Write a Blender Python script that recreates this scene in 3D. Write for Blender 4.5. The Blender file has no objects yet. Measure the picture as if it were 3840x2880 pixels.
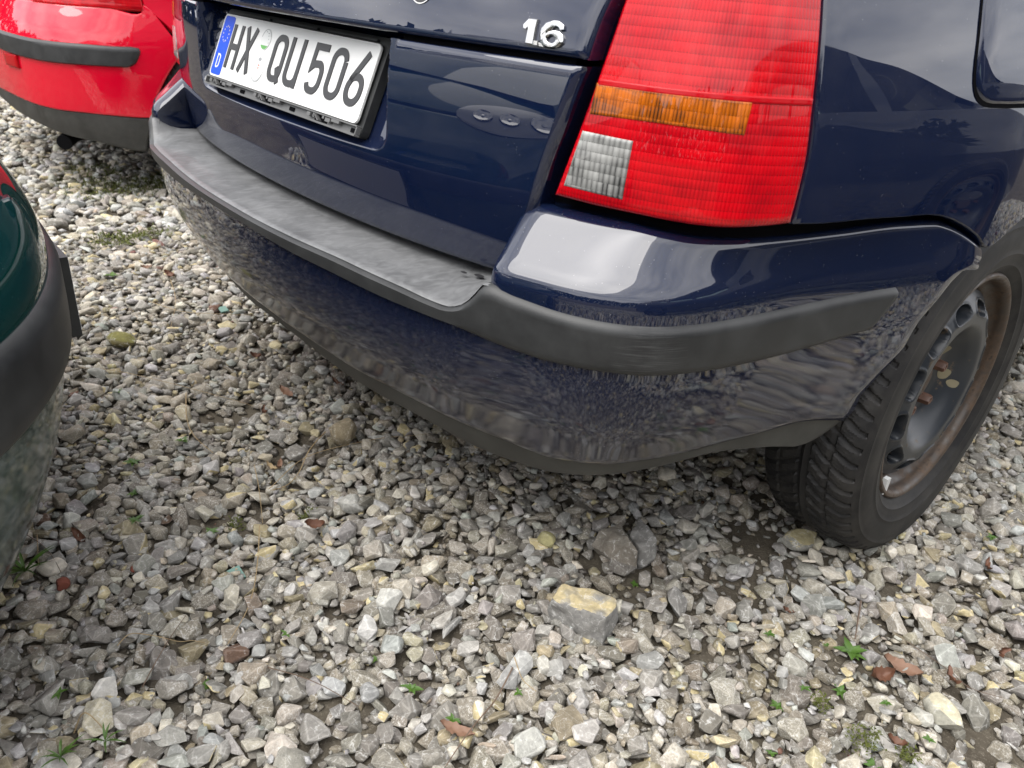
import bpy, bmesh, math, random
import numpy as np
from mathutils import Vector, Matrix
random.seed(7); rng = np.random.default_rng(7)
sc = bpy.context.scene
COL = sc.collection
R = math.radians

# ------------------------------------------------------------------ camera
IW, IH, FPX = 3840., 2880., 2888.13
CP = np.array([1.2287, -0.4007, 0.8705])
YAW, PIT, ROL = -0.825305, 0.476090, 0.087926
_f = np.array([math.sin(YAW)*math.cos(PIT), math.cos(YAW)*math.cos(PIT), -math.sin(PIT)])
_r0 = np.array([math.cos(YAW), -math.sin(YAW), 0.]); _u0 = np.cross(_r0, _f)
_r = math.cos(ROL)*_r0 + math.sin(ROL)*_u0; _u = -math.sin(ROL)*_r0 + math.cos(ROL)*_u0
cam = bpy.data.cameras.new('camera'); camo = bpy.data.objects.new('camera', cam); COL.objects.link(camo)
camo.matrix_world = Matrix(((_r[0], _u[0], -_f[0], CP[0]), (_r[1], _u[1], -_f[1], CP[1]), (_r[2], _u[2], -_f[2], CP[2]), (0, 0, 0, 1)))
cam.sensor_width = 36; cam.lens = FPX/IW*36; cam.clip_start = .02; cam.clip_end = 600
cam.dof.use_dof = True; cam.dof.focus_distance = 1.15; cam.dof.aperture_fstop = 8.5
sc.camera = camo

# ------------------------------------------------------------------ world, sun, exposure
SUN_EL, SUN_AZ = R(63), R(-166)          # azimuth from +y towards +x
wd = bpy.data.worlds.new('World'); sc.world = wd; wd.use_nodes = True
nt = wd.node_tree; nt.nodes.clear()
sky = nt.nodes.new('ShaderNodeTexSky'); sky.sky_type = 'NISHITA'; sky.sun_disc = False
sky.sun_elevation = SUN_EL; sky.sun_rotation = SUN_AZ; sky.dust_density = 3.0; sky.air_density = 1.0
hs = nt.nodes.new('ShaderNodeHueSaturation'); hs.inputs['Saturation'].default_value = .22
tc = nt.nodes.new('ShaderNodeTexCoord')
mp = nt.nodes.new('ShaderNodeMapping'); mp.inputs['Scale'].default_value = (1.3, 1.3, 3.0)
nz = nt.nodes.new('ShaderNodeTexNoise'); nz.inputs['Scale'].default_value = 2.2; nz.inputs['Detail'].default_value = 6
rp = nt.nodes.new('ShaderNodeValToRGB')
rp.color_ramp.elements[0].position = .3; rp.color_ramp.elements[0].color = (4.8, 5.1, 5.8, 1)
rp.color_ramp.elements[1].position = .72; rp.color_ramp.elements[1].color = (13.5, 13.2, 13.0, 1)
mx = nt.nodes.new('ShaderNodeMix'); mx.data_type = 'RGBA'; mx.inputs[0].default_value = .72
bg = nt.nodes.new('ShaderNodeBackground'); bg.inputs['Strength'].default_value = .12
wo = nt.nodes.new('ShaderNodeOutputWorld')
L = nt.links.new
L(sky.outputs[0], hs.inputs['Color']); L(tc.outputs['Generated'], mp.inputs[0]); L(mp.outputs[0], nz.inputs['Vector'])
L(nz.outputs[0], rp.inputs[0]); L(hs.outputs[0], mx.inputs[6]); L(rp.outputs[0], mx.inputs[7])
L(mx.outputs[2], bg.inputs['Color']); L(bg.outputs[0], wo.inputs[0])
sl = bpy.data.lights.new('sun', 'SUN'); so = bpy.data.objects.new('sun', sl); COL.objects.link(so)
sl.energy = 1.5; sl.angle = R(56); sl.color = (1, .96, .90)
sd = Vector((math.sin(SUN_AZ)*math.cos(SUN_EL), math.cos(SUN_AZ)*math.cos(SUN_EL), math.sin(SUN_EL)))
so.rotation_euler = sd.to_track_quat('Z', 'Y').to_euler(); so.location = (0, 0, 8)
vs = sc.view_settings; sc.display_settings.display_device = 'sRGB'
vs.view_transform = 'Standard'; vs.look = 'None'; vs.gamma = 1; vs.use_curve_mapping = False
vs.exposure = 1.2

# ------------------------------------------------------------------ materials
def mat(name, col=(.5, .5, .5), rough=.5, metal=0., coat=0., crough=.03, spec=.5):
    m = bpy.data.materials.new(name); m.use_nodes = True
    b = m.node_tree.nodes['Principled BSDF']
    b.inputs['Base Color'].default_value = (*col, 1); b.inputs['Roughness'].default_value = rough
    b.inputs['Metallic'].default_value = metal; b.inputs['Coat Weight'].default_value = coat
    b.inputs['Coat Roughness'].default_value = crough; b.inputs['Specular IOR Level'].default_value = spec
    return m
class N:
    def __init__(s, m): s.m = m; s.t = m.node_tree; s.b = s.t.nodes['Principled BSDF']
    def n(s, typ, **kw):
        x = s.t.nodes.new(typ)
        for k, v in kw.items():
            if k in x.inputs.keys(): x.inputs[k].default_value = v
            else: setattr(x, k, v)
        return x
    def l(s, a, b): s.t.links.new(a, b)
    def coord(s, kind='Object', scale=(1, 1, 1)):
        t = s.n('ShaderNodeTexCoord'); m = s.n('ShaderNodeMapping'); m.inputs['Scale'].default_value = scale
        s.l(t.outputs[kind], m.inputs[0]); return m.outputs[0]
    def noise(s, co, scale, detail=4, rough=.55):
        x = s.n('ShaderNodeTexNoise', Scale=scale, Detail=detail, Roughness=rough); s.l(co, x.inputs['Vector']); return x.outputs[0]
    def ramp(s, fac, p0, p1, c0=(0, 0, 0, 1), c1=(1, 1, 1, 1)):
        x = s.n('ShaderNodeValToRGB'); e = x.color_ramp.elements
        e[0].position = p0; e[1].position = p1; e[0].color = c0; e[1].color = c1; s.l(fac, x.inputs[0]); return x.outputs[0]
    def mix(s, fac, a, b, typ='MIX'):
        x = s.n('ShaderNodeMix', data_type='RGBA', blend_type=typ)
        for sock, v in ((x.inputs[0], fac), (x.inputs[6], a), (x.inputs[7], b)):
            if hasattr(v, 'is_output'): s.l(v, sock)
            else: sock.default_value = v
        return x.outputs[2]
    def math(s, op, a, b=0.):
        x = s.n('ShaderNodeMath', operation=op)
        for sock, v in ((x.inputs[0], a), (x.inputs[1], b)):
            if hasattr(v, 'is_output'): s.l(v, sock)
            else: sock.default_value = v
        return x.outputs[0]
    def bump(s, h, strength=.3, dist=.001):
        x = s.n('ShaderNodeBump', Strength=strength, Distance=dist); s.l(h, x.inputs['Height']); return x.outputs[0]

def paint(name, col, dirt=.25, dcol=(.16, .15, .14), film=0.):
    m = mat(name, col, .5, .0, 1., .02, .0); k = N(m); k.b.inputs['Coat IOR'].default_value = 1.75
    co = k.coord('Object'); dust = k.noise(co, 9 if not film else 16, 9, .7)
    spk = k.n('ShaderNodeTexVoronoi', Scale=210.); k.l(co, spk.inputs['Vector'])
    sp = k.ramp(spk.outputs['Distance'], .045, .10, (1, 1, 1, 1), (0, 0, 0, 1))
    msk = k.ramp(k.noise(co, 60, 2), .56-film*.10, .62-film*.06)
    sp = k.math('MULTIPLY', sp, msk)
    if film:      # road film: thick low down, thinning out with height
        gz = k.n('ShaderNodeSeparateXYZ'); k.l(k.n('ShaderNodeNewGeometry').outputs['Position'], gz.inputs[0])
        hm = k.ramp(k.math('ADD', gz.outputs[2], k.math('MULTIPLY', k.math('SUBTRACT', dust, .5), .22)), .34, .52, (1, 1, 1, 1), (.06, .06, .06, 1))
    else: hm = 1.
    d = k.math('MULTIPLY', k.math('ADD', k.math('MULTIPLY', k.ramp(dust, .38, .75), dirt), film*.20), hm)
    c = k.mix(d, (*col, 1), (*dcol, 1)); c = k.mix(k.math('MULTIPLY', sp, .55), c, (.45, .45, .43, 1))
    k.l(c, k.b.inputs['Base Color'])
    scr = k.noise(k.coord('Object', (14, 14, 300)), 3, 3)
    r = k.math('ADD', k.math('MULTIPLY', k.ramp(dust, .5, .85), .07), k.math('MULTIPLY', k.ramp(scr, .58, .8), .04))
    r = k.math('ADD', k.math('ADD', r, .008), k.math('MULTIPLY', hm, film*.16)); k.l(r, k.b.inputs['Coat Roughness'])
    
    return m
def plastic(name, col, rough=.55, grain=True, streak=0., scale=900):
    m = mat(name, col, rough, 0, 0, .1, .45); k = N(m); co = k.coord('Object')
    a = k.noise(co, 14, 7, .65); c = k.mix(k.math('MULTIPLY', k.ramp(a, .4, .8), .5), (*col, 1), (col[0]*2.2+.03, col[1]*2.2+.03, col[2]*2.2+.028, 1))
    if streak:
        s = k.n('ShaderNodeTexNoise', Scale=34., Detail=8., Distortion=1.8); k.l(k.coord('Object', (1.6, .8, 1)), s.inputs['Vector'])
        c = k.mix(k.math('MULTIPLY', k.ramp(s.outputs[0], .42, .80), streak), c, (.42, .43, .44, 1))
    if name == 'grained_trim':
        for ctr, rad in (((.742, .25, .517), .05),):
            vm = k.n('ShaderNodeVectorMath', operation='DISTANCE'); vm.inputs[1].default_value = ctr; k.l(k.n('ShaderNodeNewGeometry').outputs['Position'], vm.inputs[0])
            sc_ = k.noise(k.coord('Object', (9, 9, 420)), 2.2, 4, .6); f_ = k.math('MULTIPLY', k.ramp(k.math('DIVIDE', vm.outputs['Value'], rad), .15, 1., (1, 1, 1, 1), (0, 0, 0, 1)), k.ramp(sc_, .52, .66)); c = k.mix(k.math('MULTIPLY', f_, .35), c, (.26, .26, .26, 1))
    k.l(c, k.b.inputs['Base Color'])
    k.l(k.math('ADD', k.math('MULTIPLY', a, .25), rough-.12), k.b.inputs['Roughness'])
    if grain: k.l(k.bump(k.noise(co, scale, 2), .22, .0006), k.b.inputs['Normal'])
    return m
M = {}
M['blue'] = paint('navy_paint', (.0034, .0080, .030), .03)
M['blue_dirty'] = paint('navy_paint_dusty', (.0034, .0078, .028), .42, (.10, .093, .084), .6)
M['red'] = paint('red_paint', (.74, .002, .026), .06, (.40, .12, .12))
M['green'] = paint('green_paint', (.003, .034, .032), .30, (.10, .105, .095), .7)
M['grey'] = paint('grey_paint', (.045, .05, .06), .10)
M['black'] = plastic('black_plastic', (.018, .019, .020), .5)
M['trim'] = plastic('grained_trim', (.020, .021, .022), .46, True, 0, 700)
M['step'] = plastic('weathered_step', (.095, .097, .10), .42, True, .20, 700)
M['valance'] = plastic('valance_plastic', (.040, .040, .037), .55)
M['dark'] = mat('dark_void', (.006, .006, .007), .9, spec=.1)
M['gap'] = mat('dark_gap', (.003, .003, .004), .9, spec=.05)
M['headlamp'] = mat('headlamp_glass', (.20, .205, .21), .25, .4, 1., .03)
M['spot'] = mat('corrosion', (.20, .175, .11), .7)
M['chrome'] = mat('chrome', (.50, .50, .50), .05, 1.)
M['glass'] = bpy.data.materials.new('tinted_glass'); M['glass'].use_nodes = True
_t = M['glass'].node_tree; _t.nodes.clear(); _o = _t.nodes.new('ShaderNodeOutputMaterial'); _m = _t.nodes.new('ShaderNodeMixShader'); _tr = _t.nodes.new('ShaderNodeBsdfTransparent'); _tr.inputs[0].default_value = (.66, .74, .70, 1)
_g = _t.nodes.new('ShaderNodeBsdfGlossy'); _g.inputs['Roughness'].default_value = .02; _f0 = _t.nodes.new('ShaderNodeFresnel'); _f0.inputs[0].default_value = 1.5
_t.links.new(_f0.outputs[0], _m.inputs[0]); _t.links.new(_tr.outputs[0], _m.inputs[1]); _t.links.new(_g.outputs[0], _m.inputs[2]); _t.links.new(_m.outputs[0], _o.inputs[0])
M['white'] = mat('plate_white', (.70, .70, .69), .32)
M['ink'] = mat('plate_black', (.022, .022, .024), .42)
M['euro'] = mat('plate_blue', (.0, .06, .60), .4, spec=.25)
M['star'] = mat('plate_star', (.72, .62, .42), .4)
M['seal'] = mat('seal_film', (.66, .67, .66), .35)
M['sealg'] = mat('seal_green', (.10, .36, .07), .4)
M['sealr'] = mat('seal_red', (.55, .10, .06), .4)
M['seald'] = mat('seal_grey', (.28, .29, .30), .4)
M['clip'] = mat('holder_grey', (.11, .11, .11), .45)
def lens(name, col, dark, kind):
    m = mat(name, col, .3, 0, .7, .02, .1); k = N(m)
    t = k.n('ShaderNodeTexCoord'); sp = k.n('ShaderNodeSeparateXYZ'); k.l(t.outputs['UV'], sp.inputs[0])
    U, V = sp.outputs[0], sp.outputs[1]
    pv, pu = {'red': (.0098, .0042), 'amber': (.0115, .0040), 'clear': (.0098, .0066)}[kind]
    fv = k.math('FRACT', k.math('DIVIDE', V, pv)); fu = k.math('FRACT', k.math('DIVIDE', U, pu))
    hv = k.math('SINE', k.math('MULTIPLY', fv, math.pi)); hu = k.math('SINE', k.math('MULTIPLY', fu, math.pi))
    line = k.math('LESS_THAN', fv, .11)
    cells = k.n('ShaderNodeTexWhiteNoise', noise_dimensions='2D'); cv = k.n('ShaderNodeCombineXYZ')
    k.l(k.math('FLOOR', k.math('DIVIDE', U, pu)), cv.inputs[0]); k.l(k.math('FLOOR', k.math('DIVIDE', V, pv)), cv.inputs[1]); k.l(cv.outputs[0], cells.inputs['Vector'])
    big = k.noise(k.coord('UV', (1, 1.6, 1)), 16, 2)
    f = k.math('ADD', k.math('MULTIPLY', cells.outputs[0], .12 if kind == 'red' else .5), k.math('MULTIPLY', k.ramp(big, .38, .62), .55))
    f = k.math('MULTIPLY', f, k.math('SUBTRACT', 1.2, k.math('MULTIPLY', hu, .6)))
    c = k.mix(f, (*col, 1), (*dark, 1))
    dots = k.math('MULTIPLY', line, k.math('GREATER_THAN', k.math('FRACT', k.math('DIVIDE', U, .0032)), .45))
    c = k.mix(k.math('MULTIPLY', dots, .55), c, (*[x*.35 for x in col], 1))
    k.l(c, k.b.inputs['Base Color'])
    h = k.math('ADD', k.math('MULTIPLY', hu, .7), k.math('MULTIPLY', hv, .45))
    k.l(k.bump(h, .6 if kind != 'clear' else .9, .0014), k.b.inputs['Normal'])
    k.b.inputs['Subsurface Weight'].default_value = 0
    return m
M['lred'] = lens('red_lens', (.60, .001, .007), (.20, .0, .005), 'red')
M['lamb'] = lens('amber_lens', (.62, .14, .004), (.04, .014, .004), 'amber')
M['lclr'] = lens('clear_lens', (.38, .38, .365), (.03, .03, .03), 'clear')
M['lamp_red_plain'] = mat('plain_red_lens', (.42, .001, .006), .35, 0, .4, .05, .05)
def rubber():
    m = mat('tyre_rubber', (.018, .018, .019), .62, 0, 0, .1, .35); k = N(m); co = k.coord('Object')
    a = k.noise(co, 11, 8, .7); c = k.mix(k.ramp(a, .42, .8), (.010, .010, .011, 1), (.048, .045, .041, 1)); k.l(c, k.b.inputs['Base Color'])
    k.l(k.bump(k.noise(co, 300, 3), .2, .0006), k.b.inputs['Normal']); return m
M['rubber'] = rubber()
def steel(name, base, rust, lo, hi):
    m = mat(name, base, .42, .0, .0, .1, .5); k = N(m); co = k.coord('Object')
    a = k.noise(co, 34, 8, .7); f = k.ramp(a, lo, hi)
    c = k.mix(f, (*base, 1), (*rust, 1)); c2 = k.mix(k.ramp(k.noise(co, 160, 4), .45, .7), c, (.03, .022, .016, 1)); c = k.mix(f, c, c2)
    k.l(c, k.b.inputs['Base Color']); k.l(k.math('ADD', k.math('MULTIPLY', f, .4), .36), k.b.inputs['Roughness'])
    k.l(k.bump(a, .25, .001), k.b.inputs['Normal']); return m
M['rim'] = steel('painted_steel', (.020, .024, .030), (.17, .115, .06), .60, .70)
M['rust'] = steel('rusty_steel', (.045, .034, .027), (.095, .060, .037), .40, .62)
M['bolt'] = steel('bolt_rust', (.10, .05, .034), (.16, .085, .055), .4, .6)
def stone_mat():
    m = mat('crushed_stone', (.3, .3, .3), .85, 0, 0, .1, .25); k = N(m)
    at = k.n('ShaderNodeAttribute', attribute_name='col'); co = k.n('ShaderNodeNewGeometry').outputs['Position']
    a = k.noise(co, 95, 5, .65); fine = k.noise(co, 430, 6, .8)
    c = k.mix(1., at.outputs['Color'], k.ramp(a, .25, .75, (.62, .62, .62, 1), (1.30, 1.29, 1.26, 1)), 'MULTIPLY')
    w = k.math('MULTIPLY', k.math('MULTIPLY', k.ramp(fine, .50, .66), at.outputs['Alpha']), k.math('ADD', k.ramp(k.noise(co, 55, 4, .6), .36, .6), .18))
    c = k.mix(w, c, (.62, .60, .55, 1))
    v = k.n('ShaderNodeTexVoronoi', feature='DISTANCE_TO_EDGE', Scale=46.); 
    wv = k.n('ShaderNodeVectorMath', operation='ADD'); nv = k.n('ShaderNodeTexNoise', Scale=60., Detail=3.); k.l(co, nv.inputs['Vector'])
    sc2 = k.n('ShaderNodeVectorMath', operation='SCALE'); sc2.inputs['Scale'].default_value = .03; k.l(nv.outputs['Color'], sc2.inputs[0])
    k.l(co, wv.inputs[0]); k.l(sc2.outputs[0], wv.inputs[1]); k.l(wv.outputs[0], v.inputs['Vector'])
    vein = k.math('MULTIPLY', k.ramp(v.outputs['Distance'], .012, .05, (1, 1, 1, 1), (0, 0, 0, 1)), k.ramp(a, .46, .6))
    c = k.mix(k.math('MULTIPLY', vein, .55), c, (.66, .66, .64, 1))
    k.l(c, k.b.inputs['Base Color'])
    h = k.math('ADD', k.math('MULTIPLY', a, 1.), k.math('MULTIPLY', fine, .35)); k.l(k.bump(h, .5, .0025), k.b.inputs['Normal'])
    return m
M['stone'] = stone_mat()
def dirt_mat():
    m = mat('packed_dirt', (.1, .08, .06), .95, 0, 0, .1, .15); k = N(m); co = k.coord('Object')
    a = k.noise(co, 5, 8, .7); b_ = k.noise(co, 240, 4, .7)
    c = k.mix(k.ramp(a, .35, .7), (.055, .046, .035, 1), (.13, .113, .086, 1)); c = k.mix(k.ramp(b_, .52, .7), c, (.17, .15, .12, 1))
    k.l(c, k.b.inputs['Base Color']); k.l(k.bump(k.math('ADD', b_, k.math('MULTIPLY', a, 3.)), .8, .004), k.b.inputs['Normal']); return m
M['dirt'] = dirt_mat()
def leafmat(name, c0, c1, rough=.6):
    m = mat(name, c0, rough); k = N(m); k.l(k.mix(k.noise(k.coord('Object'), 70, 5), (*c0, 1), (*c1, 1)), k.b.inputs['Base Color']); return m
M['leaf'] = leafmat('dry_leaf', (.085, .036, .020), (.17, .075, .042))
M['leafp'] = leafmat('pale_dry_leaf', (.16, .085, .052), (.25, .145, .095))
M['weed'] = leafmat('weed_green', (.03, .075, .010), (.085, .17, .02), .5)
M['straw'] = leafmat('straw', (.26, .19, .10), (.40, .30, .17))
M['twig'] = leafmat('twig', (.08, .055, .04), (.18, .12, .08))
M['moss'] = leafmat('moss', (.045, .06, .010), (.11, .12, .02), .9)

# ------------------------------------------------------------------ pixels and surfaces
def proj(P):
    d = np.asarray(P, float) - CP; z = d@_f
    return np.stack([IW/2+FPX*(d@_r)/z, IH/2-FPX*(d@_u)/z], -1)
def ray(p): return _f + _r*(p[0]-IW/2)/FPX - _u*(p[1]-IH/2)/FPX
def ground_at(p, z=0.):
    d = ray(p); return CP + d*(z-CP[2])/d[2]
def pix(S, pts, ar, br):
    """pixels -> surface parameters (a, b)"""
    A, B = np.meshgrid(np.linspace(*ar, 220), np.linspace(*br, 70), indexing='ij')
    A = A.ravel(); B = B.ravel(); G = proj(S(A, B)); out = []
    for p in pts:
        p = np.asarray(p, float); i = np.argmin(((G-p)**2).sum(1)); x = np.array([A[i], B[i]])
        for _ in range(12):
            e = 1e-4
            P3 = proj(S(np.array([x[0], x[0]+e, x[0]]), np.array([x[1], x[1], x[1]+e])))
            J = np.stack([(P3[1]-P3[0])/e, (P3[2]-P3[0])/e], 1); r = p-P3[0]
            try: st = np.linalg.solve(J+1e-9*np.eye(2), r)
            except Exception: break
            x = x+np.clip(st, -.05, .05)
        x[0] = np.clip(x[0], ar[0]-.05, ar[1]+.05); x[1] = np.clip(x[1], br[0]-.06, br[1]+.06)
        out.append(x)
    return np.array(out)
def spline(pts, n):
    """smooth resample by chord length (monotone-free cubic Hermite)"""
    p = np.asarray(pts, float)
    if len(p) == 2: return p[0]+(p[1]-p[0])*np.linspace(0, 1, n)[:, None]
    t = np.r_[0, np.cumsum(np.sqrt(((p[1:]-p[:-1])**2).sum(1)))]; m = np.gradient(p, t, axis=0)
    q = np.linspace(0, t[-1], n); i = np.clip(np.searchsorted(t, q, 'right')-1, 0, len(t)-2); h = (t[i+1]-t[i])[:, None]; s = ((q-t[i])/(t[i+1]-t[i]))[:, None]
    return (2*s**3-3*s**2+1)*p[i]+(s**3-2*s**2+s)*h*m[i]+(-2*s**3+3*s**2)*p[i+1]+(s**3-s**2)*h*m[i+1]
def pch(xs, ys):
    xs = np.asarray(xs, float); ys = np.asarray(ys, float); h = np.diff(xs); d = np.diff(ys)/h; m = np.zeros(len(xs)); m[0] = d[0]; m[-1] = d[-1]
    for i in range(1, len(xs)-1):
        if d[i-1]*d[i] > 0: w1 = 2*h[i]+h[i-1]; w2 = h[i]+2*h[i-1]; m[i] = (w1+w2)/(w1/d[i-1]+w2/d[i])
    def f(q):
        q = np.asarray(q, float); qq = np.clip(q, xs[0], xs[-1]); i = np.clip(np.searchsorted(xs, qq, 'right')-1, 0, len(xs)-2); s = (qq-xs[i])/h[i]
        v = (2*s**3-3*s**2+1)*ys[i]+(s**3-2*s**2+s)*h[i]*m[i]+(-2*s**3+3*s**2)*ys[i+1]+(s**3-s**2)*h[i]*m[i+1]
        return v+np.where(q < xs[0], (q-xs[0])*m[0], 0)+np.where(q > xs[-1], (q-xs[-1])*m[-1], 0)
    return f
class Contour:
    """plan outline of a body, mirrored about x = cx; u runs along it, 0 at the middle, outward normal (ty, -tx)"""
    def __init__(s, half, cx=0., flip=1.):
        h = np.asarray(half, float); fu = np.vstack([h[::-1]*[-1, 1], h[1:] if h[0, 0] == 0 else h])
        d = spline(fu, 3000); d = d+0
        for _ in range(420): d[1:-1] = .25*d[:-2]+.5*d[1:-1]+.25*d[2:]
        t = np.r_[0, np.cumsum(np.sqrt(((d[1:]-d[:-1])**2).sum(1)))]; t -= np.interp(0, d[:, 0], t)
        s.t = t; s.p = d*[flip, flip]+[cx, 0]
        g = np.gradient(s.p, t, axis=0); g /= np.sqrt((g**2).sum(1))[:, None]; s.nrm = np.stack([g[:, 1], -g[:, 0]], 1)
    def pos(s, u): return np.stack([np.interp(u, s.t, s.p[:, 0]), np.interp(u, s.t, s.p[:, 1])], -1)
    def nor(s, u): return np.stack([np.interp(u, s.t, s.nrm[:, 0]), np.interp(u, s.t, s.nrm[:, 1])], -1)
    def at(s, u, z, d):
        u = np.asarray(u, float); z = np.asarray(z, float); P = s.pos(u)+s.nor(u)*np.asarray(d)[..., None]
        return np.stack([P[..., 0], P[..., 1], z+0*u], -1)
def normals(S, A, B, e=1e-3):
    n = np.cross(S(A+e, B)-S(A-e, B), S(A, B+e)-S(A, B-e)); return n/np.maximum(np.sqrt((n**2).sum(-1, keepdims=True)), 1e-12)

# ------------------------------------------------------------------ mesh helpers
def link(name, me, m=None, parent=None, smooth=True, angle=35):
    if m is not None and not me.materials: me.materials.append(M[m] if isinstance(m, str) else m)
    if smooth:
        me.polygons.foreach_set('use_smooth', np.ones(len(me.polygons), bool)); me.set_sharp_from_angle(angle=R(angle))
    o = bpy.data.objects.new(name, me); COL.objects.link(o)
    if parent is not None: o.parent = parent
    return o
def mesh(name, V, F, m=None, parent=None, smooth=True, uv=None, angle=35, merge=0, flipx=False):
    V = np.asarray(V, float).reshape(-1, 3)
    if flipx: V = V*[-1, 1, 1]; F = [tuple(reversed(f)) for f in F]
    me = bpy.data.meshes.new(name); me.from_pydata(V.tolist(), [], [tuple(int(i) for i in f) for f in F])
    if uv is not None:
        ul = me.uv_layers.new(name='UVMap'); idx = np.empty(len(me.loops), int); me.loops.foreach_get('vertex_index', idx)
        ul.data.foreach_set('uv', np.asarray(uv, np.float32)[idx].ravel())
    if merge:
        bm = bmesh.new(); bm.from_mesh(me); bmesh.ops.remove_doubles(bm, verts=bm.verts, dist=merge); bm.to_mesh(me); bm.free()
    me.update(); return link(name, me, m, parent, smooth, angle)
def grid_faces(n, k, off=0):
    i, j = np.meshgrid(np.arange(n-1), np.arange(k-1), indexing='ij'); a = (i*k+j).ravel()+off
    return np.stack([a, a+k, a+k+1, a+1], 1).tolist()
def both(V, F):
    """add the mirror image about x = 0"""
    V = np.asarray(V).reshape(-1, 3); n = len(V)
    return np.vstack([V, V*[-1, 1, 1]]), list(F)+[tuple(reversed([i+n for i in f])) for f in F]
def edge_line(n, L, r):
    q = np.linspace(0, 1, n); e = min(.2, r/max(L, 1e-6)); return np.unique(np.r_[0, e*.35, e, q[(q > e*1.5) & (q < 1-e*1.5)], 1-e, 1-e*.35, 1])
def panel_arrays(S, bottom, top, left=None, right=None, nu=40, nv=20, r=.004, skirt=.015, off=0., es=(1, 1, 1, 1), sm=True):
    """Coons patch in the parameters of S; edges rolled inward, then a skirt. es: which edges roll (bottom, right, top, left)"""
    rs = spline if sm else (lambda p, n: np.stack([np.interp(np.linspace(0, 1, n), np.linspace(0, 1, len(p)), np.asarray(p)[:, i]) for i in (0, 1)], 1))
    b = rs(bottom, 400); t = rs(top, 400)
    l = rs(left, 200) if left is not None else rs([b[0], t[0]], 200); rr = rs(right, 200) if right is not None else rs([b[-1], t[-1]], 200)
    Lu = np.sqrt(((b[1:]-b[:-1])**2).sum(1)).sum(); Lv = np.sqrt(((l[1:]-l[:-1])**2).sum(1)).sum()
    Lv = max(Lv, np.sqrt(((rr[1:]-rr[:-1])**2).sum(1)).sum())
    s = edge_line(nu, Lu, r); q = edge_line(nv, Lv, r)
    f = lambda c, x: np.stack([np.interp(x, np.linspace(0, 1, len(c)), c[:, i]) for i in (0, 1)], -1)
    s_, q_ = s[:, None, None], q[None, :, None]
    P = (1-q_)*f(b, s)[:, None]+q_*f(t, s)[:, None]+(1-s_)*f(l, q)[None]+s_*f(rr, q)[None]-((1-s_)*(1-q_)*b[0]+s_*(1-q_)*b[-1]+(1-s_)*q_*t[0]+s_*q_*t[-1])
    A, B = P[..., 0], P[..., 1]; X = S(A, B); n = normals(S, A, B)
    push = np.full(A.shape, float(off)); ew = np.zeros(A.shape)
    prof = {0: r, 1: r*.42}
    for k, d in prof.items():
        for fl, sl_ in ((es[3], np.s_[k, :]), (es[1], np.s_[-1-k, :]), (es[0], np.s_[:, k]), (es[2], np.s_[:, -1-k])):
            if fl: ew[sl_] = np.maximum(ew[sl_], d)
    X = X+n*(push-ew)[..., None]
    ns, nq = A.shape; V = X.reshape(-1, 3); F = grid_faces(ns, nq); UV = np.stack([A, B], -1).reshape(-1, 2)
    if skirt:
        ring = [(i, 0) for i in range(ns)]+[(ns-1, j) for j in range(1, nq)]+[(i, nq-1) for i in range(ns-2, -1, -1)]+[(0, j) for j in range(nq-2, 0, -1)]
        k0 = len(V); V = np.vstack([V, [X[i, j]-n[i, j]*skirt for i, j in ring]]); UV = np.vstack([UV, [UV[i*nq+j] for i, j in ring]]); m_ = len(ring)
        for a in range(m_):
            c = (a+1) % m_; F.append((ring[a][0]*nq+ring[a][1], k0+a, k0+c, ring[c][0]*nq+ring[c][1]))
    return V, F, UV
def panel(name, S, bottom, top, m, parent, flipx=False, **kw):
    V, F, UV = panel_arrays(S, bottom, top, **kw); return mesh(name, V, F, m, parent, uv=UV, flipx=flipx)
def box_arrays(c, s):
    V = np.array([[x, y, z] for x in (-.5, .5) for y in (-.5, .5) for z in (-.5, .5)])*s+c
    return V, [(0, 1, 3, 2), (4, 6, 7, 5), (0, 4, 5, 1), (2, 3, 7, 6), (0, 2, 6, 4), (1, 5, 7, 3)]
def lathe(prof, n, axis='x', c=(0, 0, 0), closed=False):
    """revolve (axial, radial) points about the x axis"""
    p = np.asarray(prof, float); a = np.linspace(0, 2*math.pi, n, endpoint=False)
    V = np.stack([np.repeat(p[:, 0][None], n, 0), p[:, 1][None]*np.cos(a)[:, None], p[:, 1][None]*np.sin(a)[:, None]], -1).reshape(-1, 3)+np.asarray(c)
    k = len(p); F = []
    for i in range(n):
        j = (i+1) % n
        for b in range(k-1): F.append((i*k+b, i*k+b+1, j*k+b+1, j*k+b))
    return V, F
def join(*vf):
    V = []; F = []; o = 0
    for v, f in vf: V.append(np.asarray(v).reshape(-1, 3)); F += [tuple(i+o for i in x) for x in f]; o += len(V[-1])
    return np.vstack(V), F
def tube(path, rad, n=6):
    P = np.asarray(path, float); t = np.gradient(P, axis=0); t /= np.linalg.norm(t, axis=1)[:, None]; V = []
    rad = np.broadcast_to(rad, len(P))
    for p, d, r in zip(P, t, rad):
        u = np.cross(d, [0, 0, 1.] if abs(d[2]) < .9 else [1., 0, 0]); u /= np.linalg.norm(u); w = np.cross(d, u)
        V += [p+r*(math.cos(a)*u+math.sin(a)*w) for a in np.linspace(0, 2*math.pi, n, endpoint=False)]
    F = [(i*n+j, i*n+(j+1) % n, (i+1)*n+(j+1) % n, (i+1)*n+j) for i in range(len(P)-1) for j in range(n)]
    k = len(P)-1; F += [tuple(range(n-1, -1, -1)), tuple(range(k*n, k*n+n))]; return V, F
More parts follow.
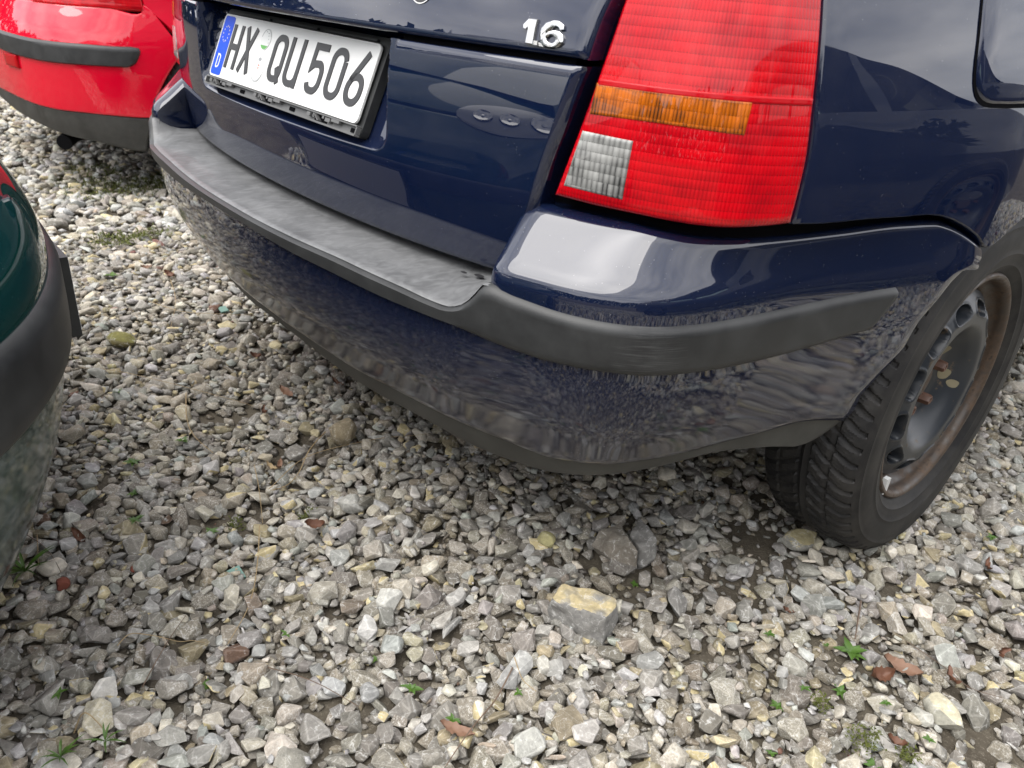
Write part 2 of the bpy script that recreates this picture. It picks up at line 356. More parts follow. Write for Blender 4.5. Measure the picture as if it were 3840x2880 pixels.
def empty(name, loc=(0, 0, 0)):
    o = bpy.data.objects.new(name, None); o.empty_display_size = .1; COL.objects.link(o); o.location = loc; return o
def tag(o, label=None, cat=None, group=None, kind=None):
    if label: o['label'] = label
    if cat: o['category'] = cat
    if group: o['group'] = group
    if kind: o['kind'] = kind
    return o

# ================================================================== blue estate car
car = tag(empty('estate_car', (0, 2.1, 0)), 'dark blue estate car with chrome 1.6 badge and a rusty steel wheel', 'car')
car_inv = Matrix.Translation((0, -2.1, 0))
def own(o):
    if o.parent in ROOTS: o.matrix_parent_inverse = o.parent.matrix_basis.inverted()
    return o
ROOTS = [car]
C0 = Contour([(0, .073), (.08, .0735), (.21, .081), (.32, .092), (.42, .106), (.51, .125), (.57, .147), (.62, .164), (.666, .179), (.708, .199), (.736, .222), (.757, .252), (.774, .297), (.790, .357), (.808, .445), (.830, .535), (.853, .615), (.876, .712), (.894, .82), (.904, .95), (.906, 1.1), (.904, 1.5)])
dlow = pch([.20, .27, .295, .32, .35, .40, .45, .48, .52, .566], [-.13, -.088, -.073, -.060, -.045, -.022, -.009, -.004, 0, 0])
gup = pch([0, .12, .25, .40, 1, 1.4], [0, .03, .13, .30, 1, 1.7])
Iup = pch([.5, .62, .72, .80, .90, 1.05, 1.4], [.090, .086, .074, .052, .028, .014, .010])
wside = pch([0, .80, .95, 1.10, 1.5], [1, 1, .72, .40, .30])
def SB(u, z):
    u = np.asarray(u, float); z = np.asarray(z, float)
    d = np.where(z <= .566, dlow(z)*wside(np.abs(u)), -Iup(np.abs(u))*gup((z-.566)/.085)); return C0.at(u, z, d)
AR, BR = (0., 1.45), (.24, .70)
pb = lambda L_: pix(SB, L_, AR, BR)
def half(uv, u_lo=.02):
    """keep the right half and start it at the middle"""
    uv = uv[uv[:, 0] > u_lo]; uv = uv[np.argsort(uv[:, 0])]; return np.vstack([[0, uv[0, 1]], uv])
PBOT = half(pb([(1133, 1258), (1323, 1385), (1513, 1486), (1700, 1580), (1815, 1630), (2007, 1707), (2161, 1741), (2315, 1747), (2468, 1726), (2661, 1680), (2814, 1641), (2999, 1591), (3179, 1581)]))
VBOT = half(pb([(1143, 1300), (1288, 1413), (1414, 1492), (1559, 1571), (1700, 1650), (1854, 1722), (2007, 1772), (2161, 1795), (2238, 1797), (2392, 1780), (2622, 1722), (2803, 1697), (2896, 1689), (2989, 1689)]))
SBOT = half(pb([(943, 847), (1101, 942), (1259, 1021), (1449, 1113), (1639, 1189), (1854, 1288), (2007, 1342), (2161, 1380), (2315, 1403), (2430, 1411), (2584, 1401), (2776, 1369), (2968, 1322), (3160, 1265), (3252, 1238)]))
STOP = half(pb([(943, 815), (1101, 894), (1259, 964), (1386, 1024), (1513, 1081), (1614, 1128), (1671, 1149), (1721, 1147), (1766, 1119), (1815, 1069), (1930, 1107), (2084, 1161), (2238, 1198), (2353, 1215), (2468, 1221), (2622, 1211), (2776, 1186), (3006, 1138), (3237, 1092), (3360, 1073)]))
SEND = pb([(3252, 1238), (3298, 1192), (3340, 1140), (3371, 1098), (3360, 1073)])
TSEAM = pb([(2092, 752), (2200, 777), (2353, 815), (2507, 857), (2660, 880), (2814, 884), (2968, 875), (3160, 857), (3383, 831), (3514, 823), (3552, 832), (3606, 858), (3660, 898), (3698, 936)])
ARCH = pb([(3179, 1581), (3215, 1547), (3240, 1494), (3281, 1445), (3335, 1386), (3403, 1312), (3457, 1218), (3538, 1120), (3620, 1025), (3698, 973), (3700, 936)])
BPT = pb([(1822, 1062)])[0]; UN = float(BPT[0])
print('UN', BPT, 'A', TSEAM[0], 'seam end', TSEAM[-1], 'arch', ARCH[0], ARCH[-1]); print('zbot', PBOT[0], PBOT[-1], 'vbot', VBOT[0], VBOT[-1], 'sbot', SBOT[0], SBOT[-1], 'stop', STOP[0], STOP[-1])
def fz(uv):
    uv = uv[np.argsort(uv[:, 0])]; keep = [0]
    for i in range(1, len(uv)):
        if uv[i, 0] > uv[keep[-1], 0]+2e-3: keep.append(i)
    return pch(uv[keep, 0], uv[keep, 1])
zbot, zsb, zst, ztop = fz(PBOT), fz(SBOT), fz(STOP), fz(TSEAM)
a_ = ARCH[np.argsort(ARCH[:, 1])]; a_ = a_[np.r_[True, np.diff(a_[:, 1]) > 2e-3]]; uarch = pch(a_[:, 1], a_[:, 0])
zmid = lambda u: .5*(zsb(np.minimum(u, SBOT[-1, 0]))+np.minimum(zst(np.minimum(u, STOP[-1, 0])), .545))
t1 = np.unique(np.r_[0, .02, .05, np.linspace(.08, 1, 44)]); t2 = np.unique(np.r_[np.linspace(0, .88, 36), .92, .955, .982, 1])
def cover_cols(kind, s, t, up):
    z = np.full((len(s), len(t)), .45); u = np.zeros_like(z)
    for _ in range(30):
        u = (s[:, None]*UN+0*z) if kind == 0 else UN+s[:, None]*(uarch(z)-UN)
        z = (zmid(u)+t[None]*(ztop(u)-zmid(u))) if up else (zbot(u)+t[None]*(zmid(u)-zbot(u)))
    return u, z
s1 = np.linspace(0, 1, 120); s2 = np.unique(np.r_[0, .012, .03, np.linspace(.05, .96, 170), .985, 1])
def pushed(u, z, ed):
    X = SB(u, z); return X+normals(SB, u, z)*ed[..., None], normals(SB, u, z)
parts = []
u, z = cover_cols(0, s1, t1, False); ed = np.zeros(u.shape); ed[:, 0] = -.004; ed[:, 1] = -.001; Xa, na = pushed(u, z, ed)
parts.append((Xa.reshape(-1, 3), grid_faces(*u.shape)))
Xs = Xa[:, 0]-na[:, 0]*.02; parts.append((np.stack([Xs, Xa[:, 0]], 1).reshape(-1, 3), grid_faces(len(s1), 2)))
u, z = cover_cols(1, s2, t1, False); ed = np.zeros(u.shape); ed[:, 0] = -.004; ed[:, 1] = -.001; ed[-1] = -.006; ed[-2] = -.0015; Xb, nb = pushed(u, z, ed)
parts.append((Xb.reshape(-1, 3), grid_faces(*u.shape)))
Xs = Xb[:, 0]-nb[:, 0]*.02; parts.append((np.stack([Xs, Xb[:, 0]], 1).reshape(-1, 3), grid_faces(len(s2), 2)))
u, z = cover_cols(1, s2, t2, True); ed = np.zeros(u.shape); ed[-1] = -.006; ed[-2] = -.0015; ed[:, -1] = np.minimum(ed[:, -1], -.009); ed[:, -2] = np.minimum(ed[:, -2], -.0042); ed[:, -3] = np.minimum(ed[:, -3], -.0012)
ed[0] = -.012; ed[1] = np.minimum(ed[1], -.004); Xc, nc = pushed(u, z, ed)
parts.append((Xc.reshape(-1, 3), grid_faces(*u.shape)))
Xs = Xc[:, -1]-nc[:, -1]*[.03, .03, .0]; parts.append((np.stack([Xc[:, -1], Xs], 1).reshape(-1, 3), grid_faces(len(s2), 2)))
Xs = np.stack([Xc[0], Xc[0]+[-.004, .02, 0], Xc[0]+[-.006, .15, 0]], 0); parts.append((Xs.reshape(-1, 3), grid_faces(3, len(t2))))
ar = np.vstack([Xb[-1], Xc[-1, 1:]]); parts.append((np.stack([ar, ar+[-.012, .004, 0], ar+[-.05, .004, 0]], 0).reshape(-1, 3), grid_faces(3, len(ar))))
V, F = both(*join(*parts))
bumper = own(mesh('rear_bumper', V, F, 'blue_dirty', car, merge=2e-4, angle=40))
# black strip, step pad and valance
def half_panel(name, m, parent, **kw):
    V, F, UV = panel_arrays(SB, **kw); V, F = both(V, F); return mesh(name, V, F, m, parent, merge=1e-4, angle=50)
strip = half_panel('bumper_strip', 'trim', bumper, bottom=SBOT, top=STOP, right=SEND, nu=130, nv=14, r=.011, skirt=.012, off=.008, es=(1, 1, 1, 0))
vr = pb([(2989, 1689), (3061, 1666), (3148, 1609), (3179, 1583)])
val = half_panel('valance', 'valance', bumper, bottom=VBOT, top=np.vstack([PBOT[:-1], vr[-1]]), right=vr, nu=90, nv=8, r=.006, skirt=.05, off=-.006, es=(1, 1, 0, 0))
us = np.linspace(-UN-.004, UN+.004, 130); dd = np.array([.000, .004, .010, .02, .035, .055, .08, .11, .16]); rows = []
for d in dd:
    zo = np.maximum(zst(np.abs(us)), .5)+.0005; w = min(1, d/.05); w = w*w*(3-2*w); P = C0.at(us, zo, np.full(len(us), -.0005-d))
    e = np.clip((np.abs(us)-(UN-.09))/.09, 0, 1); P[:, 2] = zo*(1-w)+(.527+.010*e)*w+(.0022 if .003 < d < .02 else 0); rows.append(P)
step = mesh('step_pad', np.stack(rows, 1).reshape(-1, 3), grid_faces(len(us), len(dd)), 'step', bumper, angle=60)
for px_, r_ in (((1740, 1021), .0045), ((1797, 1034), .0070)):
    d_ = ray(px_); c_ = CP+d_*(.5345-CP[2])/d_[2]; a = np.linspace(0, 2*math.pi, 14, endpoint=False); mesh('water_drop', np.stack([c_[0]+r_*np.cos(a)*1.2, c_[1]+r_*np.sin(a)*.7, np.full(14, c_[2])], 1), [tuple(range(14))], 'ink', step)
# ---- tailgate
yb = pch([.50, .545, .60, .66, .72, .80, .90, 1.0], [.182, .168, .158, .152, .152, .158, .185, .222])
crown = lambda x: .17*x**2+.10*x**4
PY, PZ, PT = .18525, .73472, .39480
def ST0(x, z): x = np.asarray(x, float); z = np.asarray(z, float); return np.stack([x, yb(z)+crown(x), z+0*x], -1)
pt = lambda L_: pix(ST0, L_, (-.75, .75), (.5, 1.0))
TR = pt([(2283, 9), (2251, 77), (2201, 226), (2161, 330), (2102, 497), (2052, 633), (2016, 750), (1980, 880)])
TB = pt([(905, 600), (1038, 682), (1196, 777), (1386, 863), (1576, 939), (1766, 1002), (1835, 1018)])
SEAM = pt([(1600, 140), (1781, 181), (1962, 212), (2188, 244)])
REC = pt([(1487, 124), (1432, 407), (1405, 542), (1369, 570), (1007, 434), (790, 343)])
print('TR', TR, 'TB', TB, 'SEAM', SEAM, 'REC', REC)
ZS = float(SEAM[:, 1].mean()); xr_ = pch(np.r_[.5, TR[::-1, 1], 1.05], np.r_[TR[-1, 0]-.02, TR[::-1, 0], TR[0, 0]+.03])
TBs = TB[np.argsort(np.abs(TB[:, 0]))]; zb0 = float(np.median(TB[:, 1])); zbt = lambda x: zb0+.02*np.abs(x)**3
XR, ZR0, ZR1 = float(REC[0, 0]+REC[1, 0])/2, float(REC[4, 1]), ZS+.05
def rec_mask(x, z):
    rr = .03; qx = np.abs(x)-(XR-rr); qz = np.abs(z-(ZR0+ZR1)/2)-((ZR1-ZR0)/2-rr)
    sdf = np.hypot(np.maximum(qx, 0), np.maximum(qz, 0))+np.minimum(np.maximum(qx, qz), 0)-rr
    s = np.clip(-sdf/.011, 0, 1); return s*s*(3-2*s)
def ST(x, z):
    P = ST0(x, z); back = PY+(P[..., 2]-PZ)*math.tan(PT)+.020; m = rec_mask(P[..., 0], P[..., 2])
    P[..., 1] += m*np.maximum(back-P[..., 1], .004); return P
sx = np.unique(np.r_[np.linspace(-1, 1, 90), np.linspace(-.56, -.40, 40), np.linspace(.40, .56, 40), [-1, -.992, -.98, .98, .992, 1]])
tz = np.unique(np.r_[0, .01, .03, np.linspace(.05, .95, 50), np.linspace(.22, .48, 40), .97, .99, 1])
z = np.full((len(sx), len(tz)), .65)
for _ in range(20): x = sx[:, None]*xr_(z); z = zbt(x)+tz[None]*(ZS-.003-zbt(x))
X = ST(x, z); nn = normals(ST0, x, z); ed = np.zeros(x.shape); ed[:, 0] = .012; ed[:, 1] = .004; ed[0] = ed[-1] = .008; ed[1] = ed[-2] = .002
lip = np.abs(x[:, -1]) > XR+.012; ed[lip, -1] = .004; ed[lip, -2] = np.maximum(ed[lip, -2], .001)
X = X-nn*ed[..., None]; parts = [(X.reshape(-1, 3), grid_faces(*x.shape))]
for col_, d in ((X[-1], [-.01, .05, 0]), (X[0], [.01, .05, 0])): parts.append((np.stack([col_, col_+d], 0 if col_ is X[-1] else 0).reshape(-1, 3), grid_faces(2, len(tz)) if col_ is X[-1] else [tuple(reversed(f)) for f in grid_faces(2, len(tz))]))
parts.append((np.stack([X[:, 0]+[0, .05, .002], X[:, 0]], 1).reshape(-1, 3), grid_faces(len(sx), 2)))
tail = own(mesh('tailgate', *join(*parts), 'blue', car, merge=1e-4, angle=45))
# upper tailgate skin above the seam
zu = np.unique(np.r_[ZS+.004, ZS+.0055, ZS+.009, np.linspace(ZS+.012, 1.02, 26)]); sx2 = np.unique(np.r_[np.linspace(-1, 1, 60), -.992, -.98, .98, .992])
x = sx2[:, None]*xr_(zu)[None]; z = np.repeat(zu[None], len(sx2), 0); X = ST0(x, z); nn = normals(ST0, x, z); ed = np.zeros(x.shape); ed[:, 0] = .005; ed[:, 1] = .002; ed[0] = ed[-1] = .008; ed[1] = ed[-2] = .002
X = X-nn*ed[..., None]; parts = [(X.reshape(-1, 3), grid_faces(*x.shape)), (np.stack([X[:, 0]+[0, .014, .0], X[:, 0]], 1).reshape(-1, 3), grid_faces(len(sx2), 2)), (np.stack([X[-1], X[-1]+[-.01, .05, 0]], 0).reshape(-1, 3), grid_faces(2, len(zu)))]
mesh('tailgate_top_skin', *join(*parts), 'blue', tail, merge=1e-4, angle=45)
# black trim under the handle bar and the dark backing of the seam
xs = np.linspace(-XR-.004, XR+.004, 40); P = ST0(xs, np.full(40, ZS+.0035)); parts = [(np.stack([P+[0, .012, 0], P+[0, .03, .001], P+[0, .11, .006]], 1).reshape(-1, 3), grid_faces(40, 3))]
mesh('plate_lamp_trim', *join(*parts), 'gap', tail)
xs = np.linspace(-.59, .59, 60); P0 = ST0(xs, np.full(60, ZS-.02)); P1 = ST0(xs, np.full(60, ZS+.02)); lo = np.abs(xs) > XR+.004
for sg in (-1, 1):
    k_ = lo & (np.sign(xs) == sg); mesh('seam_backing', np.stack([P0[k_]+[0, .012, 0], P1[k_]+[0, .012, 0]], 1).reshape(-1, 3), grid_faces(int(k_.sum()), 2), 'gap', tail)
# dark body inside the shut lines
def zsheet(name, xs, zs, yf, m, par):
    x, z = np.meshgrid(xs, zs, indexing='ij'); return own(mesh(name, np.stack([x, yf(x, z), z], -1).reshape(-1, 3), grid_faces(len(xs), len(zs)), m, par))
zsheet('rear_body_panel', np.linspace(-.70, .70, 30), np.linspace(.50, 1.02, 20), lambda x, z: yb(z)+crown(x)+.045+.03*(np.abs(x) < XR+.03), 'gap', car)
# ---- number plate
plate = own(empty('number_plate', (0, PY, PZ))); plate.parent = car; own(plate); plate.rotation_euler = (-PT, 0, 0)
def pl_rect(name, x0, x1, z0, z1, y, t, m, rad=.008, parent=None, n=6):
    """rounded slab in plate coordinates (millimetres from the lower left corner); y towards the viewer"""
    x0, x1, z0, z1, rad = [(a/1000) for a in (x0-260, x1-260, z0-55, z1-55, rad*1000)]; pts = []
    for cx_, cz_, a0 in ((x1-rad, z0+rad, -90), (x1-rad, z1-rad, 0), (x0+rad, z1-rad, 90), (x0+rad, z0+rad, 180)):
        for k in range(n): a = R(a0+90*k/(n-1)); pts.append((cx_+rad*math.cos(a), cz_+rad*math.sin(a)))
    return prism(name, pts, y, t, m, parent or plate)
def prism(name, pts, y, t, m, parent, bev=.0):
    n = len(pts); V = [(p[0], -y-t, p[1]) for p in pts]+[(p[0], -y, p[1]) for p in pts]
    F = [tuple(range(n))]+[(i, i+n, (i+1) % n+n, (i+1) % n) for i in range(n)]
    return mesh(name, V, F, m, parent, smooth=False)
def band(pts, w, closed=False):
    p = np.asarray(pts, float); n = len(p)
    if closed: d0 = p-np.roll(p, 1, 0); d1 = np.roll(p, -1, 0)-p
    else: d0 = np.vstack([p[1]-p[0], p[1:]-p[:-1]]); d1 = np.vstack([p[1:]-p[:-1], p[-1]-p[-2]])
    d0 = d0/np.linalg.norm(d0, axis=1)[:, None]; d1 = d1/np.linalg.norm(d1, axis=1)[:, None]
    n0 = np.stack([-d0[:, 1], d0[:, 0]], 1); n1 = np.stack([-d1[:, 1], d1[:, 0]], 1); b = n0+n1; b /= np.linalg.norm(b, axis=1)[:, None]
    k = (w/2/np.maximum((b*n0).sum(1), .5))[:, None]; return p+b*k, p-b*k
def stroke_mesh(strokes, y, t, w, scale=.001, ox=0., oz=0.):
    """strokes in millimetres -> raised bars in plate coordinates"""
    out = []
    for i, (pts, closed) in enumerate(strokes):
        a, b = band(pts, w, closed); n = len(a); yy = y+i*.00012
        f = lambda P, d: np.stack([P[:, 0]*scale+ox, np.full(n, -d), P[:, 1]*scale+oz], 1)
        V = np.vstack([f(a, yy+t), f(b, yy+t), f(a, y), f(b, y)]); F = []
        for k in range(n if closed else n-1):
            j = (k+1) % n; F += [(k, n+k, n+j, j), (k, j, 2*n+j, 2*n+k), (n+k, 3*n+k, 3*n+j, n+j)]
        if not closed: F += [(0, 2*n, 3*n, n), (n-1, 2*n-1, 4*n-1, 3*n-1)]
        out.append((V, F))
    return join(*out)
def arc(cx_, cy_, rx, ry, a0, a1, n=10): return [(cx_+rx*math.cos(R(a)), cy_+ry*math.sin(R(a))) for a in np.linspace(a0, a1, n)]
def glyph(c, w, h=75, t=10.5):
    a, b, o, e = t/2, w-t/2, t/2, h-t/2; q = 15
    if c == 'H': return [([(a, 0), (a, h)], 0), ([(b, 0), (b, h)], 0), ([(a, h*.5), (b, h*.5)], 0)]
    if c == 'X': return [([(a*.8, 0), (w-a*.8, h)], 0), ([(w-a*.8, 0), (a*.8, h)], 0)]
    if c == 'Q': return [(arc(b-q, e-q, q, q, 0, 90)+arc(a+q, e-q, q, q, 90, 180)+arc(a+q, o+q, q, q, 180, 270)+arc(b-q, o+q, q, q, 270, 360), 1), ([(w*.62, 24), (b+1, 0)], 0)]
    if c == 'U': return [([(a, h)]+arc(a+q, o+q, q, q, 180, 270)+arc(b-q*.9, o+q, q*.9, q, 270, 340)+[(b, 24), (b, h)], 0), ([(b, 26), (b, 0)], 0)]
    if c == '5': return [([(w-2, e), (a+3, e), (a+2, 38), (a+10, 44)]+arc(b-15, 30, 15, 15.5, 75, 0)+arc(b-15, 20, 15, 15.2, 0, -90)+arc(a+13, 17, 12, 12, 268, 190), 0)]
    if c == '0': return [([(b, 56)]+arc(b-q, o+q, q, q, 0, -90)+arc(a+q, o+q, q, q, 270, 180)+arc(a+q, e-q, q, q, 180, 90)+arc(b-q, e-q, q, q, 90, 10), 0)]
    if c == '6': return [([(w-8, h), (a+6, 38)]+arc(a+16, 22, 16, 17, 160, 270)+arc(b-16, 22, 16, 17, 270, 360)+arc(b-16, 26, 16, 15, 0, 90)+arc(a+16, 27, 14, 14, 90, 150), 0)]
    if c == 'D': return [([(a, 0), (a, h), (w*.45, h)]+arc(w*.45, h-w*.4, w*.55-a, w*.4, 70, 0, 6)+arc(w*.45, w*.4, w*.55-a, w*.4, 0, -70, 6)+[(w*.45, 0), (a, 0)], 0)]
board = pl_rect('plate_board', 0, 520, 0, 110, 0, .002, 'white', .009)
rim_pts = lambda x0, x1, z0, z1, q: [(p[0], p[1]) for p in arc(x1-q, z0+q, q, q, -90, 0, 6)+arc(x1-q, z1-q, q, q, 0, 90, 6)+arc(x0+q, z1-q, q, q, 90, 180, 6)+arc(x0+q, z0+q, q, q, 180, 270, 6)]
V, F = stroke_mesh([(rim_pts(1.6, 518.4, 1.6, 108.4, 8), 1)], .002, .0012, 2.6, .001, -.26, -.055); mesh('raised_edge', V, F, 'white', plate, smooth=False)
pl_rect('country_band', 3.5, 44, 3.5, 106.5, .0021, .0006, 'euro', .006)
for c, x0, w in (('H', 49.5, 42), ('X', 103, 44), ('Q', 216, 46), ('U', 271.5, 47), ('5', 345, 46), ('0', 404, 45), ('6', 461, 46)):
    V, F = stroke_mesh(glyph(c, w), .002, .0013, 10.5, .001, (x0-260)/1000, (20-55)/1000); mesh('character', V, F, 'ink', plate, smooth=False)
V, F = stroke_mesh(glyph('D', 14, 22, 3), .0026, .0005, 3.0, .001, (15.5-260)/1000, (17-55)/1000); mesh('country_letter', V, F, 'white', plate, smooth=False)
for k in range(12):
    a = 2*math.pi*k/12; cx_, cz_ = 23.5+11.5*math.cos(a), 76+13.5*math.sin(a)
    prism('star', [((cx_+(1.9 if i % 2 == 0 else .8)*math.sin(i*math.pi/5)-260)/1000, (cz_+(1.9 if i % 2 == 0 else .8)*math.cos(i*math.pi/5)-55)/1000) for i in range(9, -1, -1)], .0027, .0003, 'star', plate)
def disc(name, cx_, cz_, rx, rz, y, t, m, a0=0, a1=360, n=28):
    pts = [((cx_+rx*math.cos(R(a))-260)/1000, (cz_+rz*math.sin(R(a))-55)/1000) for a in np.linspace(a0, a1, n, endpoint=a1-a0 < 360)]; return prism(name, pts, y, t, m, plate)
s_ = disc('inspection_sticker', 180, 82, 17, 17.5, .002, .0008, 'seal'); disc('sticker_print', 180, 82, 16, 16.5, .0028, .0002, 'sealg', 218, 322, 14)
V, F = stroke_mesh([(arc(180, 82, 15.5, 16, 20, 170, 16), 0)], .0028, .0002, 1.1, .001, -.26, -.055); mesh('sticker_ring', V, F, 'seald', plate, smooth=False)
for k, (dx, dz, w) in enumerate(((6, 5, 3), (9, 0, 2), (4, 9, 4), (11, -6, 2), (-3, 11, 3))): pl_rect('sticker_scuff', 180+dx, 180+dx+w, 82+dz, 82+dz+1.6, .0029+k*.0001, .0001, 'seald', .0007)
disc('registration_seal', 181, 33, 21.5, 21.5, .002, .0008, 'seal')
V, F = stroke_mesh([(arc(181, 33, 20, 20, 200, 340, 18), 0)], .0028, .0002, 1.4, .001, -.26, -.055); mesh('seal_ring', V, F, 'seald', plate, smooth=False)
disc('seal_crest', 181, 49, 5.5, 3, .0028, .0002, 'seald')
for k, zz in enumerate((38, 33.5, 27, 22)): pl_rect('seal_print', 182-2.2+k*.6, 182+2.4-k*.2, zz, zz+2.6-(k > 1), .0028, .0002, 'sealr' if k != 2 else 'star', .0008)
# ---- plate holder
hold = own(empty('plate_holder', (0, PY, PZ))); hold.parent = car; own(hold); hold.rotation_euler = (-PT, 0, 0)
pl_rect('holder_board', -8, 529, -15, 121, -.0165, .0130, 'black', .010, hold)
for a, b in ((28, 168), (190, 330), (352, 500)): pl_rect('top_rib', a, b, 113, 116.4, -.0034, .0042, 'trim', .0015, hold)
pl_rect('bottom_channel', -5, 526, -13.5, -2.2, -.0034, .0010, 'clip', .004, hold)
pl_rect('bottom_lip', -6, 527, -16.2, -13.7, -.0034, .0085, 'clip', .001, hold)
pl_rect('top_lip', -4, 525, -3.2, -1.0, -.0034, .0075, 'clip', .0009, hold)
for x0 in (-5, 524): pl_rect('end_lip', x0, x0+2.4, -13.4, -3.4, -.0034, .0075, 'clip', .001, hold)
for x0 in (38, 222, 408):
    pl_rect('clip_pocket', x0-8, x0+28, -12.6, -3.6, -.0023, .0012, 'gap', .001, hold)
    V, F = stroke_mesh([([(x0-3, -4.5), (x0+1, -6), (x0+1, -9), (x0-2.5, -9), (x0-2.5, -6.2), (x0+2, -5.2), (x0+12, -11.5), (x0+15, -11.5)], 0)], -.001, .007, 1.5, .001, -.26, -.055); mesh('clip', V, F, 'clip', hold, smooth=False)
    for k, (dx, w) in enumerate(((20, 5), (30, 14), (48, 22), (-24, 10))): pl_rect('clip_tab', x0+dx, x0+dx+w, -7.5-(k % 2)*2.5, -3.5-(k % 2), -.001, .0045+.0004*k, 'clip', .0006, hold)
    pl_rect('clip_slot', x0+96, x0+112, -12, -6, -.0023, .0013, 'gap', .001, hold)
# ---- 1.6 badge, traced on the tailgate skin
badge = own(empty('engine_badge', (0, 0, 0))); badge.parent = tail
def skin_prism(name, px, m, parent, t=.004, off=.0, holes=None, bev=.0012):
    uv = pt(px); X = ST0(uv[:, 0], uv[:, 1]); n = normals(ST0, uv[:, 0], uv[:, 1]).mean(0); c = X.mean(0); k = len(px)
    ar_ = .5*np.sum(uv[:, 0]*np.roll(uv[:, 1], -1)-np.roll(uv[:, 0], -1)*uv[:, 1])
    if ar_ < 0: X = X[::-1]
    inn = X+(c-X)/np.linalg.norm(c-X, axis=1)[:, None]*bev
    V = np.vstack([X+n*off, X+n*(off+t-bev), inn+n*(off+t)]); F = [tuple(range(2*k, 3*k))]
    for i in range(k): j = (i+1) % k; F += [(i, j, k+j, k+i), (k+i, k+j, 2*k+j, 2*k+i)]
    return mesh(name, V, F, m, parent, angle=25)
c3 = lambda L_: [(1600+a*.45208, b*.45208) for a, b in L_]
skin_prism('digit_one', c3([(810, 235), (812, 205), (862, 155), (936, 165), (918, 255), (893, 378), (832, 368), (848, 245), (852, 215), (828, 245)]), 'chrome', badge)
skin_prism('decimal_point', c3([(897, 335), (938, 338), (932, 388), (893, 380)]), 'chrome', badge, .0034)
skin_prism('link_bar', c3([(930, 345), (985, 375), (985, 396), (930, 388)]), 'chrome', badge, .0022)
o_ = [(1150, 248), (1148, 215), (1110, 183), (1060, 178), (1005, 195), (962, 245), (944, 310), (955, 365), (995, 400), (1050, 408), (1105, 395), (1142, 350), (1145, 300), (1120, 268), (1075, 258), (1035, 265), (1062, 232), (1095, 240), (1110, 256)]
i_ = [(1040, 300), (1065, 305), (1078, 330), (1068, 352), (1040, 362), (1012, 350), (1004, 328), (1015, 307)]
def digit_six():
    # the bowl as a ring and the stem as a sweep, so that the eye of the six stays open
    ring = [(1145, 320), (1135, 290), (1110, 268), (1070, 258), (1030, 262), (990, 280), (962, 310), (955, 350), (975, 385), (1010, 403), (1055, 407), (1105, 393), (1138, 360)]
    cx_, cy_ = 1042, 332; inr = [(cx_+38*math.cos(t), cy_+33*math.sin(t)) for t in [math.atan2(y-cy_, x-cx_) for x, y in ring]]
    uo, ui = pt(c3(ring)), pt(c3(inr)); Xo, Xi = ST0(uo[:, 0], uo[:, 1]), ST0(ui[:, 0], ui[:, 1]); n = normals(ST0, uo[:, 0], uo[:, 1]).mean(0); k = len(ring)
    mid = .5*(Xo+Xi); t = .004; V = np.vstack([Xo, Xo+n*(t-.001), mid*.6+Xo*.4+n*t, mid*.6+Xi*.4+n*t, Xi+n*(t-.001), Xi]); F = []
    for i in range(k):
        j = (i+1) % k
        for a in range(5): F.append((a*k+i, (a+1)*k+i, (a+1)*k+j, a*k+j))
    stem = [(1150, 250), (1150, 215), (1112, 183), (1060, 177), (1005, 195), (965, 240), (944, 310), (950, 340), (985, 330), (1000, 295), (1035, 262), (1062, 232), (1098, 238), (1112, 256)]
    mesh('digit_six', V, F, 'chrome', badge, angle=30)
    pr = [(1150, 250), (1150, 215), (1112, 183), (1060, 177), (1005, 195), (965, 240), (948, 300), (955, 345)]; pi_ = [(1112, 256), (1100, 240), (1085, 232), (1062, 232), (1040, 250), (1022, 268), (1000, 290), (992, 320)]
    uo, ui = pt(c3(pr)), pt(c3(pi_)); Xo, Xi = ST0(uo[:, 0], uo[:, 1]), ST0(ui[:, 0], ui[:, 1]); k = len(pr); t = .0043
    V = np.vstack([Xo, Xo+n*(t-.001), Xo*.75+Xi*.25+n*t, Xo*.25+Xi*.75+n*t, Xi+n*(t-.001), Xi]); F = [(a*k+i, (a+1)*k+i, (a+1)*k+i+1, a*k+i+1) for i in range(k-1) for a in range(5)]; F += [(0, k, 2*k, 3*k, 4*k, 5*k)]
    F = [tuple(reversed(f)) for f in F]
    mesh('digit_six_stem', V, F, 'chrome', badge, angle=30)
digit_six()
# round sticker cut by the top of the picture
st_c = pt([(1577, 2)])[0]; st_c = st_c+[0, .016]
def ring_on_skin(name, rad, w, m, off, n=40, dots=0):
    a = np.linspace(0, 2*math.pi, n, endpoint=False); f = lambda r_: ST0(st_c[0]+r_*np.cos(a), st_c[1]+r_*np.sin(a))+[0, -off, 0]
    V = np.vstack([f(rad), f(rad-w)]); F = [(i, (i+1) % n, n+(i+1) % n, n+i) for i in range(n)]
    if dots: F = [f_ for i, f_ in enumerate(F) if i % dots]
    return mesh(name, V, F, m, tail)
a = np.linspace(0, 2*math.pi, 32, endpoint=False); V = ST0(st_c[0]+.019*np.cos(a), st_c[1]+.019*np.sin(a))+[0, -.0007, 0]; mesh('round_sticker', V, [tuple(range(32))], 'ink', tail)
ring_on_skin('sticker_border', .0195, .0011, 'white', .0012); ring_on_skin('sticker_wreath', .0150, .0022, 'star', .0012, 44, 3)
